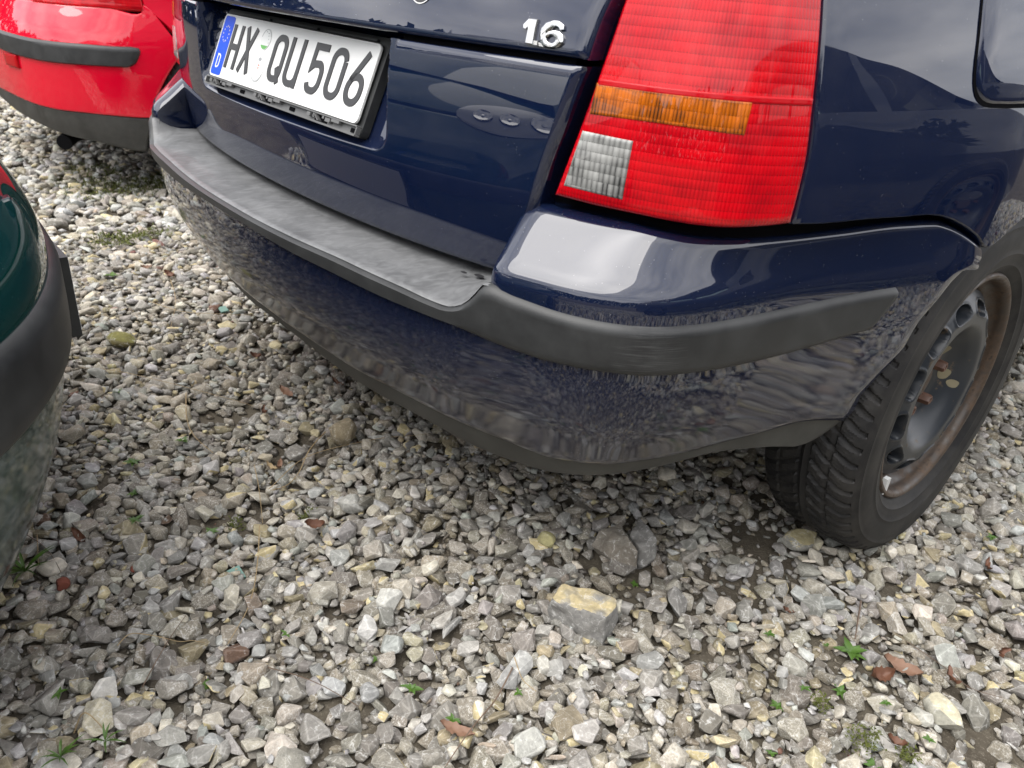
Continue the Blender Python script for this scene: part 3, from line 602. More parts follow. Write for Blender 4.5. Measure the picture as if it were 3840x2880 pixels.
# ---- upper body: lamp, quarter panel
C1 = Contour([(0, .16), (.30, .176), (.50, .208), (.60, .232), (.66, .245), (.715, .264), (.757, .292), (.787, .330), (.806, .378), (.826, .46), (.848, .56), (.870, .68), (.890, .80), (.901, .92), (.905, 1.08), (.904, 1.3), (.90, 2.2)])
d1 = lambda z: -.60*np.maximum(np.asarray(z)-.66, 0)**2
def SU(u, z): return C1.at(u, z, d1(z))
pu = lambda L_: pix(SU, L_, (.5, 1.9), (.55, 1.0))
c4 = lambda L_: [(2000+a*.5425, b*.5425) for a, b in L_]
LL = pu([(2079, 732), (2114, 640), (2184, 456), (2239, 304), (2293, 152), (2344, 2)]); LB = pu([(2079, 732), (2217, 768), (2380, 803), (2542, 835), (2678, 852), (2814, 853), (2963, 838)])
LR = pu([(2963, 838), (2993, 727), (3025, 586), (3047, 401), (3066, 217), (3080, 2)])
print('lamp', LL[0], LL[-1], LR[0], LR[-1])
up = lambda E_, z: np.vstack([E_, E_[-1]+(E_[-1]-E_[-2])*(z-E_[-1, 1])/(E_[-1, 1]-E_[-2, 1])])
LLx, LRx = up(LL, 1.02), up(LR, 1.02)
for fx in (False, True):
    lamp = own(panel('tail_lamp', SU, LB, [LLx[-1], LRx[-1]], 'lred', car, flipx=fx, left=LLx, right=LRx, nu=60, nv=60, r=.006, skirt=.035, off=.004))
    A4 = pu(c4([(450, 575), (1510, 700), (1452, 938), (398, 792)])); panel('amber_lens', SU, [A4[3], pu(c4([(920, 862)]))[0], A4[2]], [A4[0], pu(c4([(980, 640)]))[0], A4[1]], 'lamb', lamp, flipx=fx, nu=24, nv=10, r=.002, skirt=.004, off=.0052)
    K4 = pu(c4([(352, 897), (706, 970), (630, 1383), (217, 1283)])); panel('reversing_lens', SU, [K4[3], K4[2]], [K4[0], K4[1]], 'lclr', lamp, flipx=fx, nu=14, nv=14, r=.003, skirt=.006, off=.0056)
    dv = pu(c4([(470, 545), (1000, 615), (1500, 660), (1915, 680)])); dw = dv-[0, .0075]
    panel('lens_divider', SU, dw, dv, 'lamp_red_plain', lamp, flipx=fx, nu=30, nv=4, r=.0015, skirt=.003, off=.0053)
    # quarter panel with wheel arch
    g = .004
    ql = np.array([[p[0]+g, p[1]] for p in LRx]); qs = TSEAM[TSEAM[:, 0] > 0]
    qpx = pu([(2975, 845), (3100, 842), (3240, 828), (3383, 818), (3514, 812), (3560, 822), (3614, 848), (3668, 889), (3709, 932), (3735, 915), (3780, 873), (3838, 822)])
    ql[0] = qpx[0]; e0 = qpx[-1]; wc = (.95, .304)
    P_e = SU(e0[0], e0[1]); rad = math.hypot(P_e[1]-wc[0], P_e[2]-wc[1]); a0 = math.atan2(P_e[2]-wc[1], P_e[1]-wc[0]); arcs = []
    for a in np.linspace(a0, 0.05, 16)[1:]:
        rr = rad+(.372-rad)*min(1, (a0-a)/.6); yy, zz = wc[0]+rr*math.cos(a), wc[1]+rr*math.sin(a); arcs.append([float(np.interp(yy, C1.p[1500:, 1], C1.t[1500:])), zz])
    qb = np.vstack([qpx, arcs]); uend = qb[-1, 0]
    quarter = own(panel('quarter_panel', SU, qb, [ql[-1], [uend+.05, 1.02]], 'blue', car, flipx=fx, left=ql, right=[qb[-1], [uend+.05, 1.02]], nu=110, nv=40, r=.005, skirt=.03, es=(1, 0, 0, 1)))
    if not fx:
        print('arch end', P_e, rad)
        fl = pu([(3722, 398), (3680, 372), (3662, 300), (3660, 200), (3672, 100), (3690, 30), (3715, 2)]); cfl = np.array([fl[3, 0]+.088, .5*(fl[0, 1]+fl[0, 1]+.165)])
        print('flap', fl)
        zc_ = fl[0, 1]+.088; hw = .086
        def rrect(h, n=10, q=.45):
            return np.array([[cfl[0]+h*np.sign(math.cos(t))*abs(math.cos(t))**q, zc_+h*np.sign(math.sin(t))*abs(math.sin(t))**q] for t in np.linspace(0, 2*math.pi, 4*n, endpoint=False)])
        o1, o2 = rrect(hw+.0045), rrect(hw-.001); n_ = len(o1)
        X1, X2 = [SU(o[:, 0], o[:, 1])+normals(SU, o[:, 0], o[:, 1])*.0009 for o in (o1, o2)]
        mesh('flap_gap', np.vstack([X1, X2]), [(i, (i+1) % n_, n_+(i+1) % n_, n_+i) for i in range(n_)], 'gap', quarter)
        rings = []
        for h, of in ((hw, .0006), (hw-.002, .0032), (hw-.005, .0042), (hw*.6, .0048), (hw*.25, .005)): o = rrect(h); rings.append(SU(o[:, 0], o[:, 1])+normals(SU, o[:, 0], o[:, 1])*of)
        V = np.vstack(rings); F = [(k*n_+i, k*n_+(i+1) % n_, (k+1)*n_+(i+1) % n_, (k+1)*n_+i) for k in range(4) for i in range(n_)]+[tuple(range(4*n_, 5*n_))]
        mesh('fuel_flap', V, F, 'blue', quarter)
# gap backing under the lamp and along the bumper top
us = np.linspace(.55, 1.75, 60); X = np.stack([C1.at(us, np.full(60, z_), np.full(60, -.034)+d1(z_)) for z_ in (.50, .62, .70, .80, .90, 1.0)], 1)
Vb, Fb = X.reshape(-1, 3), [f for f in grid_faces(60, 6) if not (X.reshape(-1, 3)[f[0]][1] > .56 and X.reshape(-1, 3)[f[0]][2] < .59)]
for fx in (False, True): own(mesh('inner_body_side', Vb, Fb, 'gap', car, flipx=fx))
# wheel-arch liner and floor
def liner(cy, cx_):
    a = np.linspace(.0, math.pi-.05, 30); xs = np.array([.50, .80])*cx_; rr = .375
    V = np.array([[x, cy+rr*math.cos(t), .304+rr*math.sin(t)] for t in a for x in xs]); F = grid_faces(30, 2)
    V2 = np.vstack([V, [[.50*cx_, cy, .304]]]); return V2, F+[(len(V), 2*i, 2*i+2) for i in range(29)]
for sx_ in (1, -1):
    own(mesh('wheel_arch_liner', *liner(.95, sx_), 'dark', car))
V, F = box_arrays((0, 2.2, .31), (1.25, 3.7, .06)); own(mesh('underfloor', V, F, 'dark', car, smooth=False))
V, F = box_arrays((0, .42, .42), (1.1, .34, .20)); own(mesh('rear_floor_well', V, F, 'dark', car, smooth=False))

def greenhouse(parent, Ct, off, z0, z1, tuck, lean, ur, up_, ue, paint_):
    """pillars, rear window and rear side windows above the belt"""
    us = np.linspace(-ue, ue, 141); zs = np.linspace(z0, z1, 17); U, Z = np.meshgrid(us, zs, indexing='ij'); P = Ct.at(U, Z, np.full(U.shape, off)); cx_ = Ct.pos(0.)[0]; t = (Z-z0)/(z1-z0); t = t*(.85+.15*t)
    y0_ = Ct.pos(0.)[1]; q_ = np.clip((P[..., 1]-y0_-.05)/.75, 0, 1); q_ = q_*q_*(3-2*q_); P[..., 0] = cx_+(P[..., 0]-cx_)*(1-tuck*t); P[..., 1] += lean*t*(1-q_)
    V = P.reshape(-1, 3); Fp, Fg = [], []
    for f in grid_faces(141, 17):
        u_, z_ = abs(.5*(U.ravel()[f[0]]+U.ravel()[f[2]])), .5*(Z.ravel()[f[0]]+Z.ravel()[f[2]]); gl = z0+.05 < z_ < z1-.06 and (u_ < ur or (up_ < u_ < ue-.06)); (Fg if gl else Fp).append(f)
    V[:, 2] += 0
    def cl(F): u = sorted({i for f in F for i in f}); m_ = {v: i for i, v in enumerate(u)}; return V[u], [tuple(m_[i] for i in f) for f in F]
    own(mesh('window_pillars', *cl(Fp), paint_, parent)); rear = [f for f in Fg if abs(U.ravel()[f[0]]) < ur+.05]
    own(mesh('rear_window', *cl(rear), 'glass', parent))
    for sg in (-1, 1): own(mesh('side_window', *cl([f for f in Fg if f not in rear and U.ravel()[f[0]]*sg > 0]), 'glass', parent))
greenhouse(car, C1, float(d1(1.0))-.004, .995, 1.42, .17, .36, .50, 1.02, float(np.interp(1.62, C1.p[1500:, 1], C1.t[1500:])), 'blue')

# ================================================================== wheels (axis along x, outer side at +x, centre at the origin)
def tyre_mesh():
    half_ = spline([(0, .3175), (.03, .3172), (.06, .3150), (.078, .3095), (.088, .3005), (.0965, .284), (.100, .262), (.0985, .240), (.092, .2225), (.0845, .2125), (.0795, .207)], 46)
    prof = np.vstack([half_[::-1]*[-1, 1], half_[1:]]); NA = 864; a = np.linspace(0, 2*math.pi, NA, endpoint=False)
    xs, rs = prof[:, 0][None], prof[:, 1][None]; A = a[:, None]; xn = xs/.088; ax = np.abs(xn)
    side = np.where(xn > 0, 0., .5); ph = 68*A/(2*math.pi)-np.clip(ax, 0, 1)**.75*2.1+side
    fr = ph-np.floor(ph); lat = np.clip((.17-np.abs(fr-.5))/.05, 0, 1)*(ax > .10)*(ax < 1.0)
    cir = np.clip((.045-np.abs(ax-.08))/.02, 0, 1)+np.clip((.035-np.abs(ax-.52))/.015, 0, 1)*.8
    sp = 340*A/(2*math.pi)-ax*6; sipe = (np.abs(sp-np.floor(sp)-.5) < .14)*(ax > .15)*(ax < .9)*.22
    dep = .0055*(rs > .300)*np.clip(np.maximum(np.maximum(lat, cir), sipe), 0, 1)
    rib = .0018*((np.abs(rs-.243) < .0022)*1.+(np.abs(rs-.286) < .0016)+(np.abs(rs-.224) < .0015))
    rad = rs-dep; X = np.repeat(xs, NA, 0)+np.sign(xs)*rib; Y = rad*np.cos(A); Z = rad*np.sin(A)
    low = np.clip((-.20-Z)/.11, 0, 1); X = X+np.sign(X)*low**1.5*.010*np.clip(ax, 0, 1); Z = np.where(Z < -.304, -.304+(Z+.304)*.12, Z)
    k = prof.shape[0]; V = np.stack([X, Y, Z], -1).reshape(-1, 3); F = []
    for i in range(NA):
        j = (i+1) % NA; b = np.arange(k-1); F += np.stack([i*k+b, j*k+b, j*k+b+1, i*k+b+1], 1).tolist()
    return V, F
def rim_mesh():
    p = spline([(.0800, .2085), (.0850, .2060), (.0855, .2020), (.0820, .1975), (.0740, .1945), (.060, .1925), (.052, .187), (.044, .178), (.030, .173), (-.06, .171), (-.082, .19), (-.083, .207)], 60); V, F = lathe(p, 120); return V, F
def disc_mesh(nh=12, ph0=.1):
    f = pch([.020, .035, .055, .072, .090, .105, .120, .135, .150, .160, .168, .1725], [.026, .026, .028, .032, .048, .068, .079, .079, .071, .063, .057, .054])
    r = np.unique(np.r_[np.linspace(.030, .1725, 40), np.linspace(.128, .163, 40)]); NA = 600; a = np.linspace(0, 2*math.pi, NA, endpoint=False)
    A, Rr = np.meshgrid(a, r, indexing='ij'); ph = (A*nh/(2*math.pi)+ph0); th = (ph-np.floor(ph)-.5)*2*math.pi/nh*Rr
    e = ((np.abs(th)/.0245)**2.6+(np.abs(Rr-.1465)/.0120)**2.6)**(1/2.6); h = np.clip((1.0-e)/.10, 0, 1); lipw = np.exp(-((e-1.13)/.10)**2)*.0022
    X = f(Rr)-.035*h+lipw; V = np.stack([X, Rr*np.cos(A), Rr*np.sin(A)], -1).reshape(-1, 3); k = len(r); F = []; mi = []
    hv = h.reshape(-1)
    for i in range(NA):
        j = (i+1) % NA
        for b in range(k-1):
            q = (i*k+b, i*k+b+1, j*k+b+1, j*k+b); F.append(q); mi.append(1 if hv[q[0]] > .75 else 0)
    return V, [tuple(reversed(q)) for q in F], mi
def flip_if(V, F, want):  # make the first face look along +want
    return F
TYV, TYF = tyre_mesh(); RIV, RIF = rim_mesh(); DV, DF, DMI = disc_mesh()
def make_wheel(parent, loc, side):
    w = empty('wheel', loc); w.parent = parent; own(w); w.rotation_euler = (0, 0, 0 if side > 0 else math.pi); w.scale = (.87, 1, 1)
    if not WHEEL:
        o = mesh('tyre', TYV, TYF, 'rubber', w, angle=30); WHEEL.append(o)
        o = mesh('rim', RIV, [tuple(reversed(f)) for f in RIF], 'rust', w); WHEEL.append(o)
        o = mesh('wheel_disc', DV, DF, 'rim', w); o.data.materials.append(M['dark']); o.data.polygons.foreach_set('material_index', np.array(DMI, np.int32)); WHEEL.append(o)
        for k in range(5):
            a = 2*math.pi*k/5+.35; c = (0, .054*math.cos(a), .054*math.sin(a)); V, F = lathe([(.020, .0105), (.046, .0098), (.050, .0082), (.050, .005), (.044, .004), (.044, 0)], 6, c=c)
            o = mesh('wheel_bolt', V, [tuple(reversed(f)) for f in F], 'bolt', w, angle=20); WHEEL.append(o)
        V, F = lathe([(.014, .034), (.034, .033), (.038, .028), (.038, .0)], 28); o = mesh('hub_cap', V, [tuple(reversed(f)) for f in F], 'rust', w); WHEEL.append(o)
    else:
        for p in WHEEL: c = p.copy(); COL.objects.link(c); c.parent = w
    return w
WHEEL = []
wx, wy, wz = .783, .950, .317
w0 = make_wheel(car, (wx, wy, wz), 1)
make_wheel(car, (-wx, wy, wz), -1); make_wheel(car, (wx, 3.46, wz), 1); make_wheel(car, (-wx, 3.46, wz), -1)
bpy.context.view_layer.update()
# pale corrosion spots on the steel disc, balance weight
for dy, dz, r_ in ((.058, .045, .0095), (.080, -.005, .0105), (.094, -.022, .0075)):
    rr = math.hypot(dy, dz); ff = pch([.020, .035, .055, .072, .090, .105, .120, .135], [.026, .026, .028, .032, .048, .068, .079, .079])
    a = np.linspace(0, 2*math.pi, 18, endpoint=False); y_ = dy+r_*np.cos(a)*(1+.12*np.sin(3*a)); z_ = dz+r_*np.sin(a); V = np.stack([ff(np.hypot(y_, z_))+.0007, y_, z_], 1)
    V = np.vstack([V, [[float(ff(rr))+.0012, dy, dz]]]); o = mesh('corrosion_spot', V, [(i, (i+1) % 18, 18) for i in range(18)], 'spot', w0)
V, F = box_arrays((.079, -.125, -.148), (.010, .012, .030)); mesh('balance_weight', V, F, 'seal', w0, smooth=False)

# ================================================================== shared car shell
def shell(parent, cx, y0, dr, Ln, wm, paint_, roof, stations, y_lo=0., zlo=.34, zcut=0., pillars=(), hood=None, belt=.94):
    """lofted body: stations are lengths from the rear; roof gives the height of the top line; faces between belt and roof are glass except at pillars"""
    rf = pch(*zip(*roof)); wf = pch(*zip(*wm)); rows = []
    for s in stations:
        w = float(wf(s)); top = float(rf(s)); g = max(0., top-belt)
        b = min(belt, top-.01)
        lv = [(w*.93, zlo), (w*.985, zlo+.10), (w, .60), (w*.99, .80 if b > .82 else b-.05), (w*.965, b)]
        lv += [(w*.965-.10*g-.05*(g > .02), b+g*.55), (w*.955-.42*g if g > .02 else w*.90, b+g*.92), (w*.60, top+.010), (0, top+.022)]
        rows.append([(x, max(z, zcut)) for x, z in lv])
    n = len(stations); k = len(rows[0]); V = []; 
    for s, row in zip(stations, rows): V += [(cx+x, y0+dr*s, z) for x, z in row]+[(cx-x, y0+dr*s, z) for x, z in row]
    Fp, Fg = [], []
    for i in range(n-1):
        mid = .5*(stations[i]+stations[i+1]); gl = min(rf(stations[i]), rf(stations[i+1])) > belt+.05; slope = abs(rf(stations[i+1])-rf(stations[i]))/(stations[i+1]-stations[i]) > .35 and max(rf(stations[i]), rf(stations[i+1])) > belt+.1
        for sd_ in (0, 1):
            for b in range(k-1):
                a0 = i*2*k+sd_*k+b; q = (a0, a0+2*k, a0+2*k+1, a0+1); q = q if (sd_ == 0) == (dr > 0) else tuple(reversed(q))
                isg = (b in (4, 5) and gl and not any(p0 <= mid <= p1 for p0, p1 in pillars)) or (b == 7 and slope) or (b == 6 and slope and gl and False)
                (Fg if isg else Fp).append(q)
    def clean(F):
        u = sorted({i for f in F for i in f}); m_ = {v: i for i, v in enumerate(u)}; return [V[i] for i in u], [tuple(m_[i] for i in f) for f in F]
    own(mesh('body_shell', *clean(Fp), paint_, parent, merge=1e-4, angle=30)); 
    if Fg: own(mesh('window_glass', *clean(Fg), 'glass', parent, merge=1e-4, angle=30))
hatch_roof = [(0, .90), (.10, .955), (.22, 1.12), (.45, 1.36), (.70, 1.42), (1.4, 1.45), (2.1, 1.42), (2.45, 1.36), (2.9, 1.12), (3.18, .97), (3.5, .90), (3.85, .82), (4.05, .70)]
hatch_st = [.02, .10, .22, .34, .45, .52, .70, .95, 1.02, 1.4, 1.80, 1.90, 2.1, 2.45, 2.52, 2.7, 2.9, 3.05, 3.18, 3.3, 3.5, 3.7, 3.85, 4.02]
est_roof = [(.36, 1.00), (.46, 1.14), (.62, 1.38), (.80, 1.43), (1.6, 1.47), (2.4, 1.44), (2.75, 1.38), (3.2, 1.14), (3.5, .99), (3.8, .93), (4.15, .84), (4.38, .72)]
shell(car, 0, 0, 1, 4.4, [(.3, .84), (.9, .89), (1.3, .902), (2.2, .900), (3.6, .885), (4.1, .82), (4.4, .62)], 'blue', est_roof, [.37, .46, .54, .62, .70, .80, 1.15, 1.22, 1.335, 1.60, 1.95, 2.05, 2.4, 2.75, 2.82, 3.0, 3.2, 3.36, 3.5, 3.65, 3.8, 4.0, 4.15, 4.3, 4.38], zlo=.34, belt=1.0, pillars=((1.15, 1.22), (1.95, 2.05), (2.75, 2.82), (.30, .70)))
# shell must stay out of the wheel arch: front part only below the belt
sh = [o for o in COL.objects if o.name.startswith('body_shell') and o.parent == car][0]
bm = bmesh.new(); bm.from_mesh(sh.data); bmesh.ops.delete(bm, geom=[f for f in bm.faces if (f.calc_center_median().y < 1.33 and f.calc_center_median().z < .995) or (f.calc_center_median().y < 1.60 and .99 <= f.calc_center_median().z < 1.40)], context='FACES'); bm.to_mesh(sh.data); bm.free()

for o in [o for o in COL.objects if o.name.startswith('window_glass') and o.parent == car]:
    bm = bmesh.new(); bm.from_mesh(o.data); bmesh.ops.delete(bm, geom=[f for f in bm.faces if f.calc_center_median().y < 1.60], context='FACES'); bm.to_mesh(o.data); bm.free()
# ================================================================== red hatchback
red = tag(empty('hatchback', (-2.75, 2.2, 0)), 'bright red hatchback with black bumper strip and dusty grey lower valance', 'car'); ROOTS.append(red)
CR = Contour([(0, .185), (.25, .192), (.42, .207), (.55, .235), (.66, .285), (.74, .345), (.80, .42), (.832, .50), (.848, .60), (.856, .75), (.862, .95), (.864, 1.4), (.86, 2.0)], -2.75)
drl = pch([.12, .20, .28, .34, .42, .50, .56, .60, .65, .70, .76, .90], [-.085, -.055, -.026, -.014, -.005, 0, -.002, -.012, -.036, -.062, -.075, -.10])
wr = pch([0, .75, 1.0, 1.5], [1, .9, .35, .25])
def SR(u, z): return CR.at(u, z, drl(z)*wr(np.abs(u)))
pr = lambda L_: pix(SR, L_, (-.2, 1.9), (.12, .92))
c5 = lambda L_: [(a*.3616, b*.3616) for a, b in L_]
rst = pr(c5([(0, 305), (130, 345), (350, 395), (600, 430), (900, 455), (1200, 480), (1400, 490), (1440, 500)])); rsb = pr(c5([(0, 500), (100, 545), (300, 605), (550, 650), (800, 672), (1100, 690), (1320, 700)])); rse = pr(c5([(1320, 700), (1400, 670), (1445, 590), (1458, 530), (1440, 500)]))
rpb = pr(c5([(0, 915), (150, 990), (330, 1070), (600, 1140), (900, 1175), (1200, 1205), (1500, 1225), (1580, 1225)])); rvb = pr(c5([(0, 1010), (150, 1140), (350, 1265), (500, 1340), (750, 1430), (1000, 1480), (1250, 1545), (1400, 1575), (1520, 1580)]))
rar = pr(c5([(1580, 1225), (1640, 1000), (1740, 790), (1850, 620), (1900, 560)])); rsm = pr(c5([(1410, 0), (1480, 85), (1865, 470), (1905, 510)])); rlb = pr(c5([(260, 0), (340, 0), (700, 40), (1100, 70), (1480, 92)]))
print('red st', rst[0], rst[-1], 'sb', rsb[0], rsb[-1], 'pb', rpb[0], rpb[-1], 'vb', rvb[0], rvb[-1], 'arch', rar, 'seam', rsm, 'lampb', rlb)
ext = lambda E_: np.vstack([[[-.9, E_[0, 1]], [-.3, E_[0, 1]]], E_[E_[:, 0] > -.1]])
K = dict(nu=70, nv=16, r=.004)
rb = own(panel('rear_bumper', SR, ext(rpb), np.vstack([[[-.9, rlb[0, 1]], [-.3, rlb[0, 1]]], rlb[1:], rsm[1:]]), 'red', red, right=np.vstack([rar, rsm[-1:]]), nu=110, nv=44, r=.004, skirt=.03))
panel('bumper_strip', SR, ext(rsb), ext(rst), 'trim', rb, right=rse, nu=70, nv=10, r=.012, skirt=.012, off=.011)
panel('valance', SR, ext(rvb), ext(rpb), 'valance', rb, right=[rvb[-1], rpb[-1]], nu=70, nv=12, r=.006, skirt=.05, off=-.004)
q4 = pr(c5([(85, 670), (215, 712), (185, 570), (50, 537)])); rf_ = panel('rear_reflector', SR, q4[:2], [q4[3], q4[2]], 'lamp_red_plain', rb, nu=6, nv=6, r=.003, skirt=.008, off=.008)
# lamp, quarter, tailgate above the bumper
lt = pr(c5([(340, 0), (700, 38), (1100, 68), (1492, 92)]))-[0, .008]; ltop = np.array([[lt[0, 0], .965], [lt[-1, 0]-.03, .965]])
own(panel('tail_lamp', SR, lt, ltop, 'lred', red, nu=24, nv=20, r=.006, skirt=.03, off=.003))
qb = np.vstack([rsm[1:3]+[.006, .004], [rar[-1]]]); a0 = rar[-1]
yy0 = SR(a0[0], a0[1]); wcy = .90; rad = math.hypot(yy0[1]-wcy, yy0[2]-.30); an = math.atan2(yy0[2]-.30, yy0[1]-wcy); arcs = []
for a in np.linspace(an, .05, 14)[1:]: arcs.append([float(np.interp(wcy+rad*math.cos(a), CR.p[1500:, 1], CR.t[1500:])), .30+rad*math.sin(a)])
qb = np.vstack([[rsm[1]+[.005, .012]], [rsm[2]+[.006, .006]], [a0+[.006, .004]], arcs]); own(panel('quarter_panel', SR, qb, [[ltop[1, 0]+.006, ltop[1, 1]], [qb[-1, 0]+.03, ltop[1, 1]]], 'red', red, left=[qb[0], [ltop[1, 0]+.006, ltop[1, 1]]], nu=60, nv=24, r=.004, skirt=.03))
rq = [o for o in COL.objects if o.name.startswith('quarter_panel') and o.parent == red][0]
o1 = [np.array([[float(np.interp(.95+h*math.cos(t), CR.p[1500:, 1], CR.t[1500:])), .80+h*math.sin(t)] for t in np.linspace(0, 2*math.pi, 36, endpoint=False)]) for h in (.080, .0765)]
X1, X2 = [SR(o[:, 0], o[:, 1])+normals(SR, o[:, 0], o[:, 1])*.0015 for o in o1]; mesh('fuel_flap_gap', np.vstack([X1, X2]), [(i, (i+1) % 36, 36+(i+1) % 36, 36+i) for i in range(36)], 'gap', rq)
tg = own(panel('tailgate', SR, [[-.40, .60], [rlb[0, 0]-.05, .60], ], [[-.40, .965], [rlb[0, 0]-.03, .965]], 'red', red, nu=20, nv=12, r=.006, skirt=.03, off=-.02))
V, F = tube([(-2.30, .42, .225), (-2.22, .34, .215), (-2.16, .30, .205)], [.028, .028, .028], 14); own(mesh('exhaust_tip', V, F, 'dark', red))
shell(red, -2.75, .26, 1, 4.0, [(0, .66), (.25, .80), (.6, .845), (2, .85), (3.3, .83), (3.8, .74), (4.05, .58)], 'red', hatch_roof, hatch_st, zlo=.36, belt=.93, pillars=((.0, .5), (.95, 1.02), (1.8, 1.9), (2.45, 2.52)))
greenhouse(red, CR, -.045, .96, 1.40, .17, .34, .48, 1.05, float(np.interp(1.35, CR.p[1500:, 1], CR.t[1500:])), 'red')
sh = [o for o in COL.objects if o.name.startswith('body_shell') and o.parent == red][0]
bm = bmesh.new(); bm.from_mesh(sh.data); bmesh.ops.delete(bm, geom=[f for f in bm.faces if f.calc_center_median().y < 1.32 and f.calc_center_median().z < 1.385], context='FACES'); bm.to_mesh(sh.data); bm.free()
for o in [o for o in COL.objects if o.name.startswith('window_glass') and o.parent == red]:
    bm = bmesh.new(); bm.from_mesh(o.data); bmesh.ops.delete(bm, geom=[f for f in bm.faces if f.calc_center_median().y < 1.32], context='FACES'); bm.to_mesh(o.data); bm.free()
V, F = box_arrays((-2.75, 2.3, .34), (1.25, 3.4, .10)); own(mesh('underfloor', V, F, 'dark', red, smooth=False))
V, F = box_arrays((-2.75, .66, .52), (1.3, .50, .34)); own(mesh('rear_floor_well', V, F, 'dark', red, smooth=False))
for sx_ in (1, -1):
    V, F = liner(.90, sx_); V = V*[1, 1, 1]+[-2.75-.03*sx_, 0, 0]; own(mesh('wheel_arch_liner', V, F, 'dark', red))
    for y_ in (.90, 3.38): make_wheel(red, (-2.75+.745*sx_, y_, .304), sx_)

# ================================================================== green car, nose towards the estate car
GX = -.25
gre = tag(empty('parked_car', (GX, -2.3, 0)), 'dark green car with black bumper strip, nose close behind the blue estate', 'car'); ROOTS.append(gre)
CG = Contour([(0, .190), (.20, .195), (.36, .212), (.48, .242), (.58, .285), (.67, .346), (.74, .418), (.79, .51), (.82, .62), (.838, .80), (.845, 1.1), (.845, 1.6)], GX, -1.)
dgl = pch([.14, .20, .26, .33, .40, .46, .52, .55, .59, .63, .67, .71, .75, .80], [-.11, -.072, -.042, -.016, -.003, 0, 0, -.004, -.020, -.048, -.085, -.135, -.20, -.31])
wg = pch([0, .6, .9, 1.2], [1, .9, .45, .3])
def SG(u, z): return CG.at(u, z, dgl(z)*wg(np.abs(u)))
pg = lambda L_: pix(SG, L_, (-1.3, -.05), (.12, .74))
print('green top', pg([(0, 1445), (57, 1399), (114, 1336), (165, 1250)]), 'bot', pg([(0, 1719), (57, 1668), (126, 1605), (200, 1479)]))
uu = [[-1.55, 0], [-1.0, 0], [-.5, 0], [0, 0], [.5, 0], [1.0, 0], [1.55, 0]]
lev = lambda z: np.array([[a, z] for a in np.linspace(-1.5, 1.5, 25)])
gb = own(panel('front_bumper', SG, lev(.17), lev(.655), 'green', gre, nu=150, nv=60, r=.006, skirt=.03, sm=False))
panel('bumper_strip', SG, lev(.405), lev(.515), 'trim', gb, nu=150, nv=12, r=.016, skirt=.012, off=.012, sm=False)
hb = own(panel('bonnet_edge', SG, lev(.662)[4:-4], lev(.80)[4:-4], 'green', gre, nu=80, nv=16, r=.005, skirt=.02, sm=False))
for s_ in (-1, 1):
    a, b = sorted((s_*.42, s_*.84)); el_ = lambda sg_: [[(a+b)/2-(b-a)/2*math.cos(t_), .668+sg_*.050*math.sin(t_)**.8+sg_*.0006] for t_ in np.linspace(0, math.pi, 15)]; hl = own(panel('headlamp', SG, el_(-1), el_(1), 'headlamp', gre, nu=30, nv=12, r=.003, skirt=.01, off=.006))
    for k, (du, r_) in enumerate(((-.10, .040), (.02, .030), (.11, .028))):
        c = SG(s_*.62+du, .668); n_ = normals(SG, np.array(s_*.62+du), np.array(.668)); nv_ = Vector(n_); q_ = nv_.to_track_quat('X', 'Z'); V, F = lathe([(.006, .0005), (.005, r_*.2), (.0015, r_*.22), (.002, r_*.5), (.005, r_*.85), (.008, r_), (.004, r_*1.06)], 24); V = np.array([q_ @ Vector(v_)+Vector(c)+nv_*.006 for v_ in V]); mesh('reflector_bowl', V, F, 'chrome', hl)
# number plate board on the green car
gp = own(empty('number_plate', (GX, -.187, .412))); gp.parent = gre; own(gp); gp.rotation_euler = (0, 0, math.pi)
prism('plate_holder', [(-.268, -.062), (.268, -.062), (.268, .062), (-.268, .062)], .0, .014, 'black', gp); prism('plate_board', [(-.26, -.055), (.26, -.055), (.26, .055), (-.26, .055)], .0141, .002, 'white', gp)
shell(gre, GX, -4.25, 1, 4.0, [(0, .66), (.25, .80), (.6, .84), (2, .845), (3.3, .83), (3.65, .76), (3.82, .66)], 'green', [(a, b) for a, b in hatch_roof if a < 3.8]+[(3.83, .755)], [s for s in hatch_st if s < 3.8]+[3.80], zlo=.30, belt=.93, pillars=((.0, .5), (.95, 1.02), (1.8, 1.9), (2.45, 2.52)))
V, F = box_arrays((GX, -2.2, .30), (1.2, 3.4, .10)); own(mesh('underfloor', V, F, 'dark', gre, smooth=False))
for sx_ in (1, -1):
    for y_ in (-.98, -3.45): make_wheel(gre, (GX+.755*sx_, y_, .304), sx_)

# ================================================================== grey car, mirrored in the flank of the blue one
gry = tag(empty('saloon_car', (3.05, 1.2, 0)), 'dark grey car parked beside the wheel side of the blue estate', 'car'); ROOTS.append(gry)
shell(gry, 3.05, -.80, 1, 4.05, [(0, .66), (.25, .80), (.6, .845), (2, .85), (3.3, .83), (3.8, .74), (4.05, .58)], 'grey', hatch_roof, hatch_st, zlo=.26, belt=.93, pillars=((.0, .5), (.95, 1.02), (1.8, 1.9), (2.45, 2.52)))
for sx_ in (1, -1):
    for y_ in (-.10, 2.40): make_wheel(gry, (3.05+.775*sx_, y_, .304), sx_)

